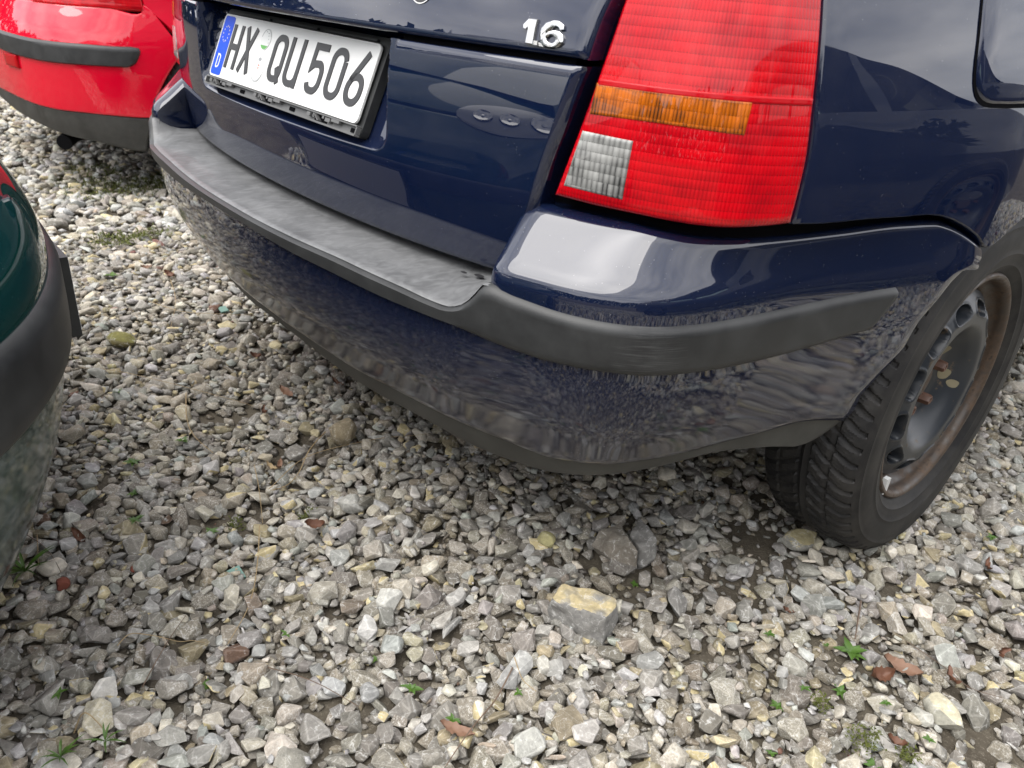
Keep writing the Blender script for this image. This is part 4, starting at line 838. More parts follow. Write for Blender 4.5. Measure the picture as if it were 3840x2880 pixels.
# ================================================================== ground
def vnoise(x, y, seed=0):
    g = np.random.default_rng(seed).random((64, 64)); xi = np.floor(x).astype(int); yi = np.floor(y).astype(int); fx = x-xi; fy = y-yi; fx = fx*fx*(3-2*fx); fy = fy*fy*(3-2*fy)
    a = g[xi % 64, yi % 64]; b = g[(xi+1) % 64, yi % 64]; c = g[xi % 64, (yi+1) % 64]; d = g[(xi+1) % 64, (yi+1) % 64]; return (a*(1-fx)+b*fx)*(1-fy)+(c*(1-fx)+d*fx)*fy
gxs = np.unique(np.r_[-60, -30, -15, np.linspace(-8, 4, 161), 8, 15, 30, 60]); gys = np.unique(np.r_[-60, -30, -15, np.linspace(-4, 6, 135), 12, 30, 60])
x, y = np.meshgrid(gxs, gys, indexing='ij'); zz = .012*(vnoise(x*5, y*5, 3)-.5)+.010*(vnoise(x*1.4, y*1.4, 4)-.5)-.004
ground = tag(mesh('ground', np.stack([x, y, zz], -1).reshape(-1, 3), grid_faces(len(gxs), len(gys)), 'dirt', None), kind='structure')
def ico(n):
    bm = bmesh.new(); bmesh.ops.create_icosphere(bm, subdivisions=n, radius=1); V = np.array([v.co[:] for v in bm.verts]); F = np.array([[v.index for v in f.verts] for f in bm.faces]); bm.free(); return V, F
ICO = {n: ico(n) for n in (1, 2, 3, 4, 5)}
def cut_stone(n, seed, planes=13, lo=.50, hi=.86, ax=(1, .8, .62), jag=.025, rnd=0.):
    g = np.random.default_rng(seed); V, F = ICO[n]; V = V.copy()*np.asarray(ax); N_ = g.normal(size=(planes, 3)); N_ /= np.linalg.norm(N_, axis=1)[:, None]
    for q in N_:
        sup = np.abs(q*np.asarray(ax)).sum()*.72; d = sup*g.uniform(lo, hi)/.86; s = V@q-d; V = V-np.maximum(s, 0)[:, None]*q*(1-rnd)
    V += g.normal(size=V.shape)*jag*(.5 if n > 2 else .3); return V/np.abs(V).max(), F
NT = 30; TPL = {}
from mathutils import noise as mnoise
def hull_stone(n, seed):
    """broken stone: hull of a few random points; n = 1 plain, 2 with worn edges, 3 also subdivided and roughened"""
    g = np.random.default_rng(seed); ax = np.array([1, g.uniform(.68, .95), g.uniform(.48, .80)]); k = int(g.integers(13, 21)); P = g.uniform(-1, 1, (k, 3)); P /= (np.abs(P)**3.6).sum(1)[:, None]**(1/3.6); P *= ax*g.uniform(.86, 1.0, (k, 1))
    for q_ in np.vstack([[0, 0, 1.], g.normal(size=(4, 3))]):
        q_ = q_/np.linalg.norm(q_); d_ = np.abs(P@q_).max()*.70; t_ = P@q_; P = P-np.sign(t_)[:, None]*np.maximum(np.abs(t_)-d_, 0)[:, None]*q_
    bm = bmesh.new(); vs_ = [bm.verts.new(p) for p in P]; r = bmesh.ops.convex_hull(bm, input=vs_); bmesh.ops.delete(bm, geom=[v for v in bm.verts if not v.link_faces], context='VERTS')
    bmesh.ops.dissolve_limit(bm, angle_limit=R(14), verts=bm.verts, edges=bm.edges); bmesh.ops.remove_doubles(bm, verts=bm.verts, dist=.12)
    lay = bm.faces.layers.int.new('w')
    if n >= 2:
        rb_ = bmesh.ops.bevel(bm, geom=list(bm.edges), offset=g.uniform(.045, .11), segments=1 if n == 2 else 2, affect='EDGES', profile=.5, clamp_overlap=True)
        for f in rb_['faces']: f[lay] = 1
    bmesh.ops.triangulate(bm, faces=bm.faces)
    if n == 3:
        bmesh.ops.subdivide_edges(bm, edges=[e for e in bm.edges if e.calc_length() > .35], cuts=2, use_grid_fill=True); bmesh.ops.triangulate(bm, faces=bm.faces)
        for v in bm.verts: d = mnoise.noise_vector(v.co*2.3+Vector((seed, 0, 0))); v.co += d*.045+mnoise.noise_vector(v.co*7+Vector((seed, 5, 0)))*.018
    bmesh.ops.recalc_face_normals(bm, faces=bm.faces); bm.verts.index_update(); bm.faces.ensure_lookup_table()
    V = np.array([v.co[:] for v in bm.verts]); F = np.array([[v.index for v in f.verts] for f in bm.faces]); W_ = np.array([f[lay] for f in bm.faces]); bm.free()
    V -= .5*(V.max(0)+V.min(0)); return V/np.abs(V).max(), F, W_
def chip_stone(seed):
    g = np.random.default_rng(seed); P = g.normal(size=(7, 3)); P /= np.linalg.norm(P, axis=1)[:, None]; P *= [1, g.uniform(.7, .95), g.uniform(.5, .75)]; bm = bmesh.new(); bmesh.ops.convex_hull(bm, input=[bm.verts.new(p) for p in P]); bmesh.ops.delete(bm, geom=[v for v in bm.verts if not v.link_faces], context='VERTS')
    bmesh.ops.triangulate(bm, faces=bm.faces); bmesh.ops.recalc_face_normals(bm, faces=bm.faces); bm.verts.index_update(); V = np.array([v.co[:] for v in bm.verts]); F = np.array([[v.index for v in f.verts] for f in bm.faces]); bm.free(); V -= .5*(V.max(0)+V.min(0)); return V/np.abs(V).max(), F, np.zeros(len(F), int)
TPL[0] = [chip_stone(300+k) for k in range(NT)]
for n in (1, 2, 3): TPL[n] = [hull_stone(n, 900+k) for k in range(NT)]
print('template tris', [np.mean([len(t[1]) for t in TPL[n]]) for n in (1, 2, 3)])
# heap the stones on a height field
X0, X1, Y0, Y1, CELL = -1.6, 1.95, -1.0, 2.9, .004
Hf = np.zeros((int((X1-X0)/CELL)+1, int((Y1-Y0)/CELL)+1)) ; hx, hy = Hf.shape
gx_, gy_ = np.meshgrid(X0+CELL*np.arange(hx), Y0+CELL*np.arange(hy), indexing='ij')
Hf += .012*(vnoise(gx_*5, gy_*5, 3)-.5)+.010*(vnoise(gx_*1.4, gy_*1.4, 4)-.5)-.004
def hat(x, y):
    i = np.clip(((np.asarray(x)-X0)/CELL).astype(int), 0, hx-1); j = np.clip(((np.asarray(y)-Y0)/CELL).astype(int), 0, hy-1); return Hf[i, j]
def in_frame(P, m=.06):
    d = P-CP; z = d@_f; q = proj(P); return (z > .2) & (q[:, 0] > -m*IW) & (q[:, 0] < IW*(1+m)) & (q[:, 1] > -m*IH) & (q[:, 1] < IH*(1+m))
MUD = [(ground_at((3790, 2790))[:2], .11), (ground_at((1290, 2300))[:2], .035), (ground_at((620, 2500))[:2], .04), (ground_at((1130, 1700))[:2], .07), (ground_at((860, 1560))[:2], .06)]
def candidates(n, g):
    P = np.stack([g.uniform(X0+.05, X1-.05, n), g.uniform(Y0+.05, Y1-.05, n), np.zeros(n)], 1); ok = in_frame(P, .10)
    near = (P[:, 0] > -1.2) & (P[:, 0] < 1.2) & (P[:, 1] > -.75) & (P[:, 1] < .75)
    ok |= near & (g.random(n) < .6)
    dens = vnoise(P[:, 0]*7+9, P[:, 1]*7, 11)*.6+vnoise(P[:, 0]*2.6, P[:, 1]*2.6, 12)*.4; ok &= g.random(n) < np.clip(.42+2.2*(dens-.22), .25, 1)
    ok &= ~((P[:, 0] > .70) & (P[:, 0] < .862) & (P[:, 1] > .90) & (P[:, 1] < 1.0))
    for c, r_ in MUD: ok &= ~((np.hypot(P[:, 0]-c[0], P[:, 1]-c[1]) < r_) & (g.random(n) < .8))
    return P[ok]
ST_ = []      # x, y, z, size, hz, yaw, tiltx, tilty, template, base
def deposit(P, sizes, g, tries=3, sink=.72):
    k = len(P)//tries; P = P[:k*tries].reshape(k, tries, 3); off = np.array([(0, 0), (.5, 0), (-.5, 0), (0, .5), (0, -.5)])
    for c in range(k):
        s = sizes[c]; r = s*.44; best = None
        for t in range(tries):
            x_, y_ = P[c, t, :2]; h = hat(x_+off[:, 0]*r, y_+off[:, 1]*r)
            m_ = h.mean()
            if best is None or m_ < best[0]: best = (m_, x_, y_, h)
        b, x_, y_, h = best; ti = int(g.integers(NT)); hz = s*.5*TPL_H[ti]; zc = b+hz*sink
        tx = math.atan2(h[3]-h[4], r)*.5; ty = -math.atan2(h[1]-h[2], r)*.5
        ST_.append((x_, y_, zc, s, hz, g.uniform(0, 6.283), tx+g.normal()*.16, ty+g.normal()*.16, ti, b))
        i0, i1 = int((x_-r-X0)/CELL), int((x_+r-X0)/CELL)+2; j0, j1 = int((y_-r-Y0)/CELL), int((y_+r-Y0)/CELL)+2
        i0, j0 = max(i0, 0), max(j0, 0); q = 1-((gx_[i0:i1, j0:j1]-x_)**2+(gy_[i0:i1, j0:j1]-y_)**2)/(r*r)
        Hf[i0:i1, j0:j1] = np.maximum(Hf[i0:i1, j0:j1], np.where(q > 0, zc+hz*.9*np.sqrt(np.maximum(q, 0)), -1))
TPL_H = [np.abs(V[:, 2]).max() for V, F, _ in TPL[2]]
g = np.random.default_rng(21)
P = candidates(40000, g); deposit(P, np.clip(g.lognormal(math.log(.014), .30, len(P)), .008, .024), g, 1, .5)
P = candidates(150000, g); deposit(P, np.clip(g.lognormal(math.log(.0235), .32, len(P)), .012, .046), g, 3)
P = candidates(30000, g); deposit(P, np.clip(g.lognormal(math.log(.0115), .35, len(P)), .006, .022), g, 2)
S_ = np.array(ST_)
# stones wholly buried under others are dropped
_r4 = S_[:, 3]*.42; _top = S_[:, 2]+S_[:, 4]*.9; _h = np.stack([hat(S_[:, 0]+a_*_r4, S_[:, 1]+b_*_r4) for a_, b_ in ((0, 0), (1, 0), (-1, 0), (0, 1), (0, -1), (.7, .7), (-.7, .7), (.7, -.7), (-.7, -.7))]).min(0); print('buried', (_top < _h-.001).sum(), len(S_)); S_ = S_[_top >= _h-.001]
# far stones towards the red car: one loose layer
g = np.random.default_rng(5); n_ = 60000; P = np.stack([g.uniform(-8.5, X0+.06, n_), g.uniform(-2.2, 3.4, n_), np.zeros(n_)], 1); P = P[in_frame(P, .03)]
s_ = np.clip(g.lognormal(math.log(.032), .30, len(P)), .016, .07); n_ = len(P); ti = g.integers(NT, size=n_)
far = np.stack([P[:, 0], P[:, 1], s_*.12+g.uniform(0, .014, n_)+.010*(vnoise(P[:, 0]*1.4, P[:, 1]*1.4, 4)-.5), s_, s_*.3, g.uniform(0, 6.28, n_), g.normal(size=n_)*.25, g.normal(size=n_)*.25, ti, g.uniform(0, .02, n_)], 1)
# loose outer ring, past the edges of the picture
n_ = 80000; P = np.stack([g.uniform(-1.6, 3.1, n_), g.uniform(-2.4, 4.4, n_), np.zeros(n_)], 1); P = P[~in_frame(P, .04) & ~((P[:, 0] > -1.2) & (P[:, 0] < 1.2) & (P[:, 1] > -.75) & (P[:, 1] < .75))]; n_ = len(P); s_ = np.clip(g.lognormal(math.log(.036), .28, n_), .022, .06); NEAR = len(S_)+len(far)
far = np.vstack([far, np.stack([P[:, 0], P[:, 1], s_*.14+g.uniform(0, .012, n_), s_, s_*.3, g.uniform(0, 6.28, n_), g.normal(size=n_)*.25, g.normal(size=n_)*.25, g.integers(NT, size=n_), g.uniform(.004, .02, n_)], 1)])
S_ = np.vstack([S_, far]); depth = (S_[:, :3]-CP)@_f; pxs = S_[:, 3]*FPX/3.75/depth; inf_ = in_frame(S_[:, :3], .02)
def rotm(yaw, tx, ty):
    cy, sy = np.cos(yaw), np.sin(yaw); cx_, sx_ = np.cos(tx), np.sin(tx); c2, s2 = np.cos(ty), np.sin(ty); o = np.zeros_like(yaw); i = np.ones_like(yaw)
    Z = np.stack([np.stack([cy, -sy, o], -1), np.stack([sy, cy, o], -1), np.stack([o, o, i], -1)], -2)
    X_ = np.stack([np.stack([i, o, o], -1), np.stack([o, cx_, -sx_], -1), np.stack([o, sx_, cx_], -1)], -2)
    Y_ = np.stack([np.stack([c2, o, s2], -1), np.stack([o, i, o], -1), np.stack([-s2, o, c2], -1)], -2); return X_@Y_@Z
def stone_colours(n, g, base):
    t = g.random(n); c = np.zeros((n, 4)); k = g.uniform(.72, 1.25, n)[:, None]
    pal = [(.00, (.375, .375, .365), .15), (.30, (.44, .43, .40), .40), (.52, (.48, .445, .375), .95), (.79, (.42, .375, .29), .7), (.90, (.50, .435, .27), .25), (.955, (.30, .255, .195), .25), (.975, (.52, .52, .49), .2), (.9975, (.19, .085, .06), .1)]
    for lo, col_, a in pal: m_ = t >= lo; c[m_, :3] = col_; c[m_, 3] = a
    c[:, :3] *= k; c[:, :3] += g.normal(size=(n, 3))*.008; lowm = np.clip((.011-base)/.012, 0, 1)[:, None]*.75  # low stones: mud brown, with crevice shade also painted into their colour
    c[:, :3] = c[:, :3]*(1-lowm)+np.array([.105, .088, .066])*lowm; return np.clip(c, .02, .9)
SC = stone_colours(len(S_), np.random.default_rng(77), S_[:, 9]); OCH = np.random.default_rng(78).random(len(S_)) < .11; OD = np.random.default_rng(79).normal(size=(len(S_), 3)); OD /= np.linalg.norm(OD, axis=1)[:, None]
RM = rotm(S_[:, 5], S_[:, 6], S_[:, 7])
def stone_arrays(idx, n):
    """vertices, faces and face colours of many stones"""
    Vs, Fs, Cs, o = [], [], [], 0
    for t in range(NT):
        ii = idx[S_[idx, 8].astype(int) == t]
        if not len(ii): continue
        V, F, wear = TPL[n][t]; W_ = np.einsum('nij,vj->nvi', RM[ii], V)*(S_[ii, 3]*.5)[:, None, None]+S_[ii, None, :3]; nv = len(V)
        Vs.append(W_.reshape(-1, 3)); Fs.append((F[None]+(np.arange(len(ii))*nv)[:, None, None]+o).reshape(-1, 3)); o += len(ii)*nv
        nf = np.cross(V[F[:, 1]]-V[F[:, 0]], V[F[:, 2]]-V[F[:, 0]]); nf /= np.maximum(np.linalg.norm(nf, axis=1), 1e-9)[:, None]
        c = np.repeat(SC[ii, None], len(F), 1); och = (np.einsum('fj,nj->nf', nf, OD[ii]) > .62) & OCH[ii, None]; c[och] = [.46, .39, .225, .25]; c[:, wear == 1, :3] = c[:, wear == 1, :3]*1.12+.035; Cs.append(c.reshape(-1, 4))
    return np.vstack(Vs), np.vstack(Fs), np.vstack(Cs)
def fast_mesh(name, V, F, C):
    me = bpy.data.meshes.new(name); me.vertices.add(len(V)); me.vertices.foreach_set('co', V.astype(np.float32).ravel()); nf = len(F)
    me.loops.add(nf*3); me.loops.foreach_set('vertex_index', F.astype(np.int32).ravel()); me.polygons.add(nf); me.polygons.foreach_set('loop_start', np.arange(0, nf*3, 3, dtype=np.int32))
    at = me.attributes.new('col', 'FLOAT_COLOR', 'FACE'); at.data.foreach_set('color', C.astype(np.float32).ravel()); me.update(calc_edges=True); me.materials.append(M['stone']); return me
# the 300 stones that show largest become parts of the ground; the rest is gravel
q = proj(S_[:, :3]); vis = in_frame(S_[:, :3], -.01) & (q[:, 1] > 1900) & ~((q[:, 0] > 2850) & (q[:, 1] < 2080)) & (q[:, 0] > 330) & (S_[:, 2] > hat(S_[:, 0], S_[:, 1])-.022)
order = np.argsort(-np.where(vis, pxs, 0)); big = order[:300]; rest = np.ones(len(S_), bool); rest[big] = False
for i in big:
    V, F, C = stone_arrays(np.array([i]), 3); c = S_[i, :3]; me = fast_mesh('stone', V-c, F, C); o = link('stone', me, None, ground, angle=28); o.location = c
ridx = np.nonzero(rest)[0]; lod = np.where(inf_[ridx] & (pxs[ridx] > 10), 2, np.where(inf_[ridx] & (pxs[ridx] > 4.5), 1, 0))
Vs, Fs, Cs, o_ = [], [], [], 0
for n in (2, 1, 0):
    ii = ridx[lod == n]; print('stones lod', n, len(ii))
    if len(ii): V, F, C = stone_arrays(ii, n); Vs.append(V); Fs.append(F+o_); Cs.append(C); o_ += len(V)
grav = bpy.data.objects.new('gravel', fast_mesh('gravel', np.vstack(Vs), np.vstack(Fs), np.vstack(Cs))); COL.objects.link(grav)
print('gravel tris', sum(len(f) for f in Fs)); tag(grav, 'loose grey and tan crushed limestone gravel covering the yard', 'gravel', kind='stuff')
# ---- single larger rocks
def rock(px, size, ax, seed, colr, label, yaw=0., top=None, alpha=.4, lift=.5, name='rock', planes=12, tilt=(0, 0), lo=.5, hi=.8):
    p = ground_at(px, .02); V, F = cut_stone(5, seed, planes, lo, hi, ax, .004); V = V*size*.5; rm = rotm(np.array(yaw), np.array(tilt[0]), np.array(tilt[1])); V = V@rm.T
    nf = np.cross(V[F[:, 1]]-V[F[:, 0]], V[F[:, 2]]-V[F[:, 0]]); nf /= np.linalg.norm(nf, axis=1)[:, None]; C = np.tile([*colr, alpha], (len(F), 1))
    if top is not None: C[nf[:, 2] > .72] = [*top, .1]
    zb = V[:, 2].min(); h = float(np.mean(hat(p[0]+np.array([0, .02, -.02]), p[1]+np.array([0, .02, -.02]))))
    me = fast_mesh(name, V-[0, 0, zb], F, C); o = link(name, me, None, None, angle=25); o.location = (p[0], p[1], h-size*.06-(1-lift)*.01); return tag(o, label, 'rock')
def hull_rock(pts, colr, label, top=None, seed=1, alpha=.15, bev=.007, tz=.72):
    """rock whose corners were read off the picture: (px, py, height above the bed)"""
    P = []
    for x_, y_, z_ in pts: q_ = ground_at((x_, y_), .012+z_); P.append(q_)
    P = np.array(P); lowp = P[P[:, 2] > .03]; P = np.vstack([P, lowp*[1, 1, 0]+[0, 0, -.006]]); c = P.mean(0); c[2] = 0
    bm = bmesh.new(); bmesh.ops.convex_hull(bm, input=[bm.verts.new(q_-c) for q_ in P]); bmesh.ops.delete(bm, geom=[v for v in bm.verts if not v.link_faces], context='VERTS'); bmesh.ops.dissolve_limit(bm, angle_limit=R(9), verts=bm.verts, edges=bm.edges)
    bmesh.ops.bevel(bm, geom=list(bm.edges), offset=bev, segments=2, affect='EDGES', profile=.6, clamp_overlap=True); bmesh.ops.triangulate(bm, faces=bm.faces)
    for _ in range(3): bmesh.ops.subdivide_edges(bm, edges=[e for e in bm.edges if e.calc_length() > .006], cuts=1); bmesh.ops.triangulate(bm, faces=bm.faces)
    for v in bm.verts: v.co += mnoise.noise_vector(v.co*38+Vector((seed, 0, 0)))*.0055+mnoise.noise_vector(v.co*140+Vector((seed, 3, 0)))*.0011
    bmesh.ops.recalc_face_normals(bm, faces=bm.faces); bm.verts.index_update(); V = np.array([v.co[:] for v in bm.verts]); F = np.array([[v.index for v in f.verts] for f in bm.faces]); bm.free()
    nf = np.cross(V[F[:, 1]]-V[F[:, 0]], V[F[:, 2]]-V[F[:, 0]]); nf /= np.maximum(np.linalg.norm(nf, axis=1), 1e-12)[:, None]; C = np.tile([*colr, alpha], (len(F), 1))
    if top is not None:
        for i_ in np.nonzero(nf[:, 2] > tz)[0]:
            n0_ = mnoise.noise(Vector(V[F[i_]].mean(0))*55+Vector((seed, 0, 0))); m0_ = max(0, min(1, .86+1.4*n0_)); C[i_, :3] = np.array(top)*m0_+np.array(colr)*1.15*(1-m0_)
    o = link('rock', fast_mesh('rock', V, F, C), None, None, angle=30); o.location = c; return tag(o, label, 'rock')
c6 = lambda L_: [(1900+a_*.36166, 1900+b_*.36166, z_) for a_, b_, z_ in L_]
hull_rock(c6([(600, 790, .045), (850, 830, .047), (950, 900, .047), (1130, 950, .044), (1150, 1040, .043), (1040, 1170, .043), (870, 1110, .044), (640, 1000, .045), (480, 930, .043), (410, 1060, .012), (560, 1180, .008), (740, 1280, .006), (990, 1320, .006), (1140, 1150, .010), (1000, 1260, .015)]), (.25, .245, .235), 'large grey slab of rock with a yellow ochre top face lying on the gravel', (.55, .46, .27), 3, tz=.55)
hull_rock(c6([(870, 380, .012), (960, 250, .028), (1180, 160, .036), (1260, 300, .044), (1370, 450, .040), (1370, 560, .016), (1270, 612, .006), (1100, 560, .004), (960, 460, .006)]), (.20, .178, .15), 'broad brownish grey rock leaning against a pointed one under the bumper', (.225, .205, .175), 5)
hull_rock(c6([(1255, 300, .030), (1380, 90, .036), (1470, 190, .042), (1545, 330, .040), (1572, 540, .014), (1530, 572, .008), (1375, 440, .030)]), (.215, .21, .20), 'pointed grey rock leaning on a broader one under the bumper', (.25, .245, .235), 7)
rock((1285, 1640), .062, (1, .86, .95), 23, (.27, .225, .15), 'rounded tan boulder standing upright beside the blue bumper edge', .3, None, .3)
rock((455, 1275), .080, (1, .7, .45), 31, (.15, .13, .055), 'mossy olive brown stone on the gravel between the cars', .4, (.17, .16, .05), .2)
rock((3005, 2030), .072, (1, .62, .40), 37, (.25, .245, .22), 'flat grey stone with a pale yellow face behind the rear tyre', 1.2, (.42, .37, .22), .2)
rock((2050, 2030), .034, (1, .8, .8), 41, (.36, .33, .17), 'small smooth pale yellow pebble beside the broad brownish rock', .2, None, .1, planes=6)
rock((3540, 2660), .060, (1, .6, .5), 44, (.42, .41, .35), 'pale cream stone slab with rounded edges near the muddy patch', 2.6, (.50, .46, .34), .1)
rock((640, 2570), .046, (1, .72, .6), 47, (.27, .25, .22), 'speckled brown stone with a rusty streak beside dry moss', .8, None, .8)
# ---- litter: shards, brick crumbs, leaves, stems, weeds
def on_ground(px, dz=.004):
    p = ground_at(px, .02); p[2] = float(hat(p[0], p[1]))+dz; return p
def chip(name, px, pts, m, label, cat, t=.004, tilt=.2, yaw=0., grp=None):
    p = on_ground(px, .006); n = len(pts); V = [(a, b, t) for a, b in pts]+[(a, b, 0) for a, b in pts]; F = [tuple(range(n)), tuple(range(2*n-1, n-1, -1))]+[(i, i+n, (i+1) % n+n, (i+1) % n) for i in range(n)]
    o = mesh(name, V, F, m, None, smooth=False); o.location = p; o.rotation_euler = (tilt, tilt*.5, yaw); return tag(o, label, cat, grp)
M['shard'] = mat('white_plastic', (.72, .74, .72), .35); M['aqua'] = mat('aqua_glass', (.12, .24, .20), .3); M['brick'] = mat('brick_red', (.20, .06, .038), .9)
chip('plastic_shard', (680, 845), [(-.055, -.03), (.05, -.035), (.06, .03), (.0, .04)], 'shard', 'flat white plastic shard on the gravel under the far bumper end', 'shard', .006, .15, .4)
chip('glass_shard', (835, 1155), [(-.016, -.008), (.014, -.010), (.018, .010), (-.010, .012)], 'aqua', 'pale aqua glass shard beside dry straws near the blue bumper', 'shard', .004)
chip('glass_shard', (885, 2130), [(-.014, -.010), (.012, -.010), (.016, .009), (-.012, .010)], 'aqua', 'pale turquoise glass shard lying among grey stones in the open', 'shard', .004)
for px, lab in (((232, 2185), 'dark red brick crumb at the edge of the green bumper'), ((497, 2120), 'small orange red brick chip between grey stones')):
    p = on_ground(px, .004); V, F = cut_stone(2, int(px[0]), 9, .5, .8, (1, .7, .6), .03); V = V*(.014 if px[0] < 400 else .007); o = mesh('brick_chip', V, F.tolist(), 'brick', None, smooth=False); o.location = p; tag(o, lab, 'brick chip')
def leaf_obj(px, L_, W_, m, yaw, curl, label, grp=None, lobes=0, dz=.012, roll=0.):
    s = np.linspace(-1, 1, 13); t = np.linspace(-1, 1, 5); Sg, Tg = np.meshgrid(s, t, indexing='ij'); w = W_*np.clip(1-np.abs(Sg)**2.2, 0, 1)**.8*(1+.16*lobes*np.sin(Sg*16+L_*500))
    X_ = Sg*L_; Y_ = Tg*w; Z_ = curl*L_*(Sg**2)*.9+abs(curl)*1.5*W_*np.abs(Tg)**1.5+.0022*np.sin(Sg*9+Tg*4+L_*900)+.0014*np.cos(Sg*17-Tg*5); V = np.stack([X_, Y_, Z_], -1).reshape(-1, 3)
    V = V*.7; o = mesh('dry_leaf', V, grid_faces(13, 5), m, None, angle=60); o.location = on_ground(px, dz); o.rotation_euler = (roll, .12, yaw); return tag(o, label, 'leaf', grp)
LV = [((3700, 2125), .030, .007, 'leaf', 2.0, .5, 'narrow curled rust brown leaf on gravel beyond the rear tyre', 0, .3), ((3745, 2450), .026, .008, 'leaf', 1.6, .5, 'rust brown leaf standing on edge between grey stones near the muddy corner', 0, 1.0), ((3560, 2545), .028, .008, 'leaf', 2.3, .5, 'folded dark brown leaf leaning over the side of a stone', 0, .5), ((1712, 2745), .034, .012, 'leafp', .6, .25, 'pink brown oak leaf with wavy edge half under a stone', 1, 0), ((1075, 1490), .036, .014, 'leafp', .1, .2, 'pale pink brown oak leaf lying in front of the blue bumper', 1, 0), ((1050, 1760), .028, .007, 'leafp', 2.6, .4, 'salmon brown leaf strip lying beside a straw tuft', 0, 0), ((1020, 1760), .022, .007, 'straw', .3, .5, 'curled yellow leaf beside the salmon brown leaf strip', 0, 0), ((985, 1560), .026, .007, 'leaf', 2.9, .6, 'dark red brown curled leaf between stones and dry stems', 0, .6), ((1270, 1430), .030, .007, 'leaf', .2, .7, 'dark red brown leaf in the shade under the blue bumper', 0, .3), ((960, 1340), .020, .010, 'leaf', .8, .6, 'small crumpled rust leaf close to the valance edge', 0, .3), ((3380, 2500), .040, .020, 'leafp', .4, .3, 'large crumpled brown leaf matted on the gravel beside green weeds', 1, 0), ((3300, 2520), .030, .016, 'leaf', 1.2, .5, 'shrivelled brown leaf heaped against the larger crumpled leaf', 1, .3), ((3350, 2800), .018, .009, 'leaf', .4, .5, 'little torn brown leaf beside the lowest green weed', 0, 0), ((640, 1030), .032, .012, 'leaf', .4, .5, 'rusty leaf among pale stones between green and blue cars', 1, .4), ((300, 2010), .030, .009, 'leaf', .2, .5, 'reddish brown leaf on stones beside the green bumper', 0, .2), ((2960, 2280), .014, .005, 'leaf', .4, .4, 'tiny reddish leaf tip between grey stones behind the tyre', 0, .2), ((550, 1020), .022, .010, 'leafp', 1.4, .4, 'orange brown leaf fragment near green clover', 0, .3), ((1180, 1990), .024, .013, 'leaf', 1.0, .5, 'crumpled brown leaf wedged between tan stones ahead of the bumper', 1, .3)]
for px, L_, W_, m, yaw, curl, lab, lob, rol in LV: leaf_obj(px, L_, W_, m, yaw, curl, lab, None, lob, .012, rol)
def stem(pxs, r_, m, label, name='dry_straw', arch=.004):
    P = spline(np.array([on_ground(p, .009) for p in pxs]), 26); zs = np.maximum(P[:, 2], hat(P[:, 0], P[:, 1])+r_); 
    for _ in range(6): zs[1:-1] = .25*zs[:-2]+.5*zs[1:-1]+.25*zs[2:]
    P[:, 2] = zs+arch*np.sin(np.linspace(0, math.pi, 26)); V, F = tube(P, np.linspace(r_, r_*.55, 26), 5); o = mesh(name, V, F, m, None); return tag(o, label, 'twig' if name == 'twig' else 'straw', None)
SM = [([(975, 1985), (965, 2120), (930, 2290), (855, 2430)], .0011, 'straw', 'long straw coloured stem crossing the grey stones diagonally'), ([(700, 1500), (705, 1590), (740, 1660), (800, 1705)], .0011, 'straw', 'orange straw loop beside brown moss in front of the bumper'), ([(1240, 1365), (1262, 1440), (1280, 1500)], .0010, 'twig', 'thin brown stem leaning out from under the valance'), ([(1220, 1610), (1160, 1700), (1090, 1800), (1020, 1850)], .0014, 'straw', 'thick dry straw beside the rounded tan boulder'), ([(1010, 1850), (1150, 1720), (1400, 1650), (1600, 1640)], .0008, 'straw', 'fine straw reaching from the straw tuft under the bumper'), ([(1920, 2530), (1850, 2640), (1760, 2760), (1670, 2880)], .0012, 'twig', 'dark tapering twig running down past the oak leaf'), ([(1925, 2500), (1960, 2560), (2010, 2600)], .0008, 'straw', 'short pale stem curling from the top of the dark twig'), ([(1005, 2510), (1180, 2575), (1345, 2635)], .0008, 'twig', 'thin straight brown stem lying across dirt and pebbles'), ([(440, 2420), (480, 2385), (560, 2385), (690, 2395), (770, 2420)], .0008, 'straw', 'thin arched grass stem spanning several grey stones'), ([(140, 2010), (145, 2060), (142, 2120)], .0009, 'straw', 'upright dry stem beside the green bumper'), ([(270, 2720), (330, 2715), (400, 2745)], .0011, 'straw', 'short bent straw at the edge of an ochre stone'), ([(3230, 2250), (3215, 2330), (3205, 2400)], .0018, 'twig', 'brown withered flower stalk rising beside the largest green weed'), ([(3400, 2400), (3520, 2480), (3640, 2560), (3760, 2610)], .0007, 'twig', 'hair thin stem over stones near the muddy corner'), ([(560, 1140), (700, 1180), (830, 1190), (960, 1185)], .0010, 'straw', 'level straw lying in pale gravel between the two bumpers'), ([(640, 1050), (660, 1150), (640, 1230)], .0009, 'straw', 'short straw crossing the level one in pale gravel'), ([(300, 1380), (420, 1400), (600, 1440), (800, 1480), (950, 1500)], .0008, 'straw', 'very long fine straw running over the stones to the oak leaf'), ([(955, 1760), (975, 1870), (985, 1960)], .0008, 'straw', 'fine upright straw above the long diagonal stem'), ([(80, 2000), (190, 2090), (230, 2150)], .0007, 'twig', 'hair thin dark stem leading to the dark red brick crumb'), ([(530, 2560), (600, 2480), (700, 2330)], .0008, 'twig', 'thin brown stem along the speckled brown stone')]
for P_, r_, m, lab in SM: stem(P_, r_, m, lab, 'twig' if m == 'twig' else 'dry_straw')
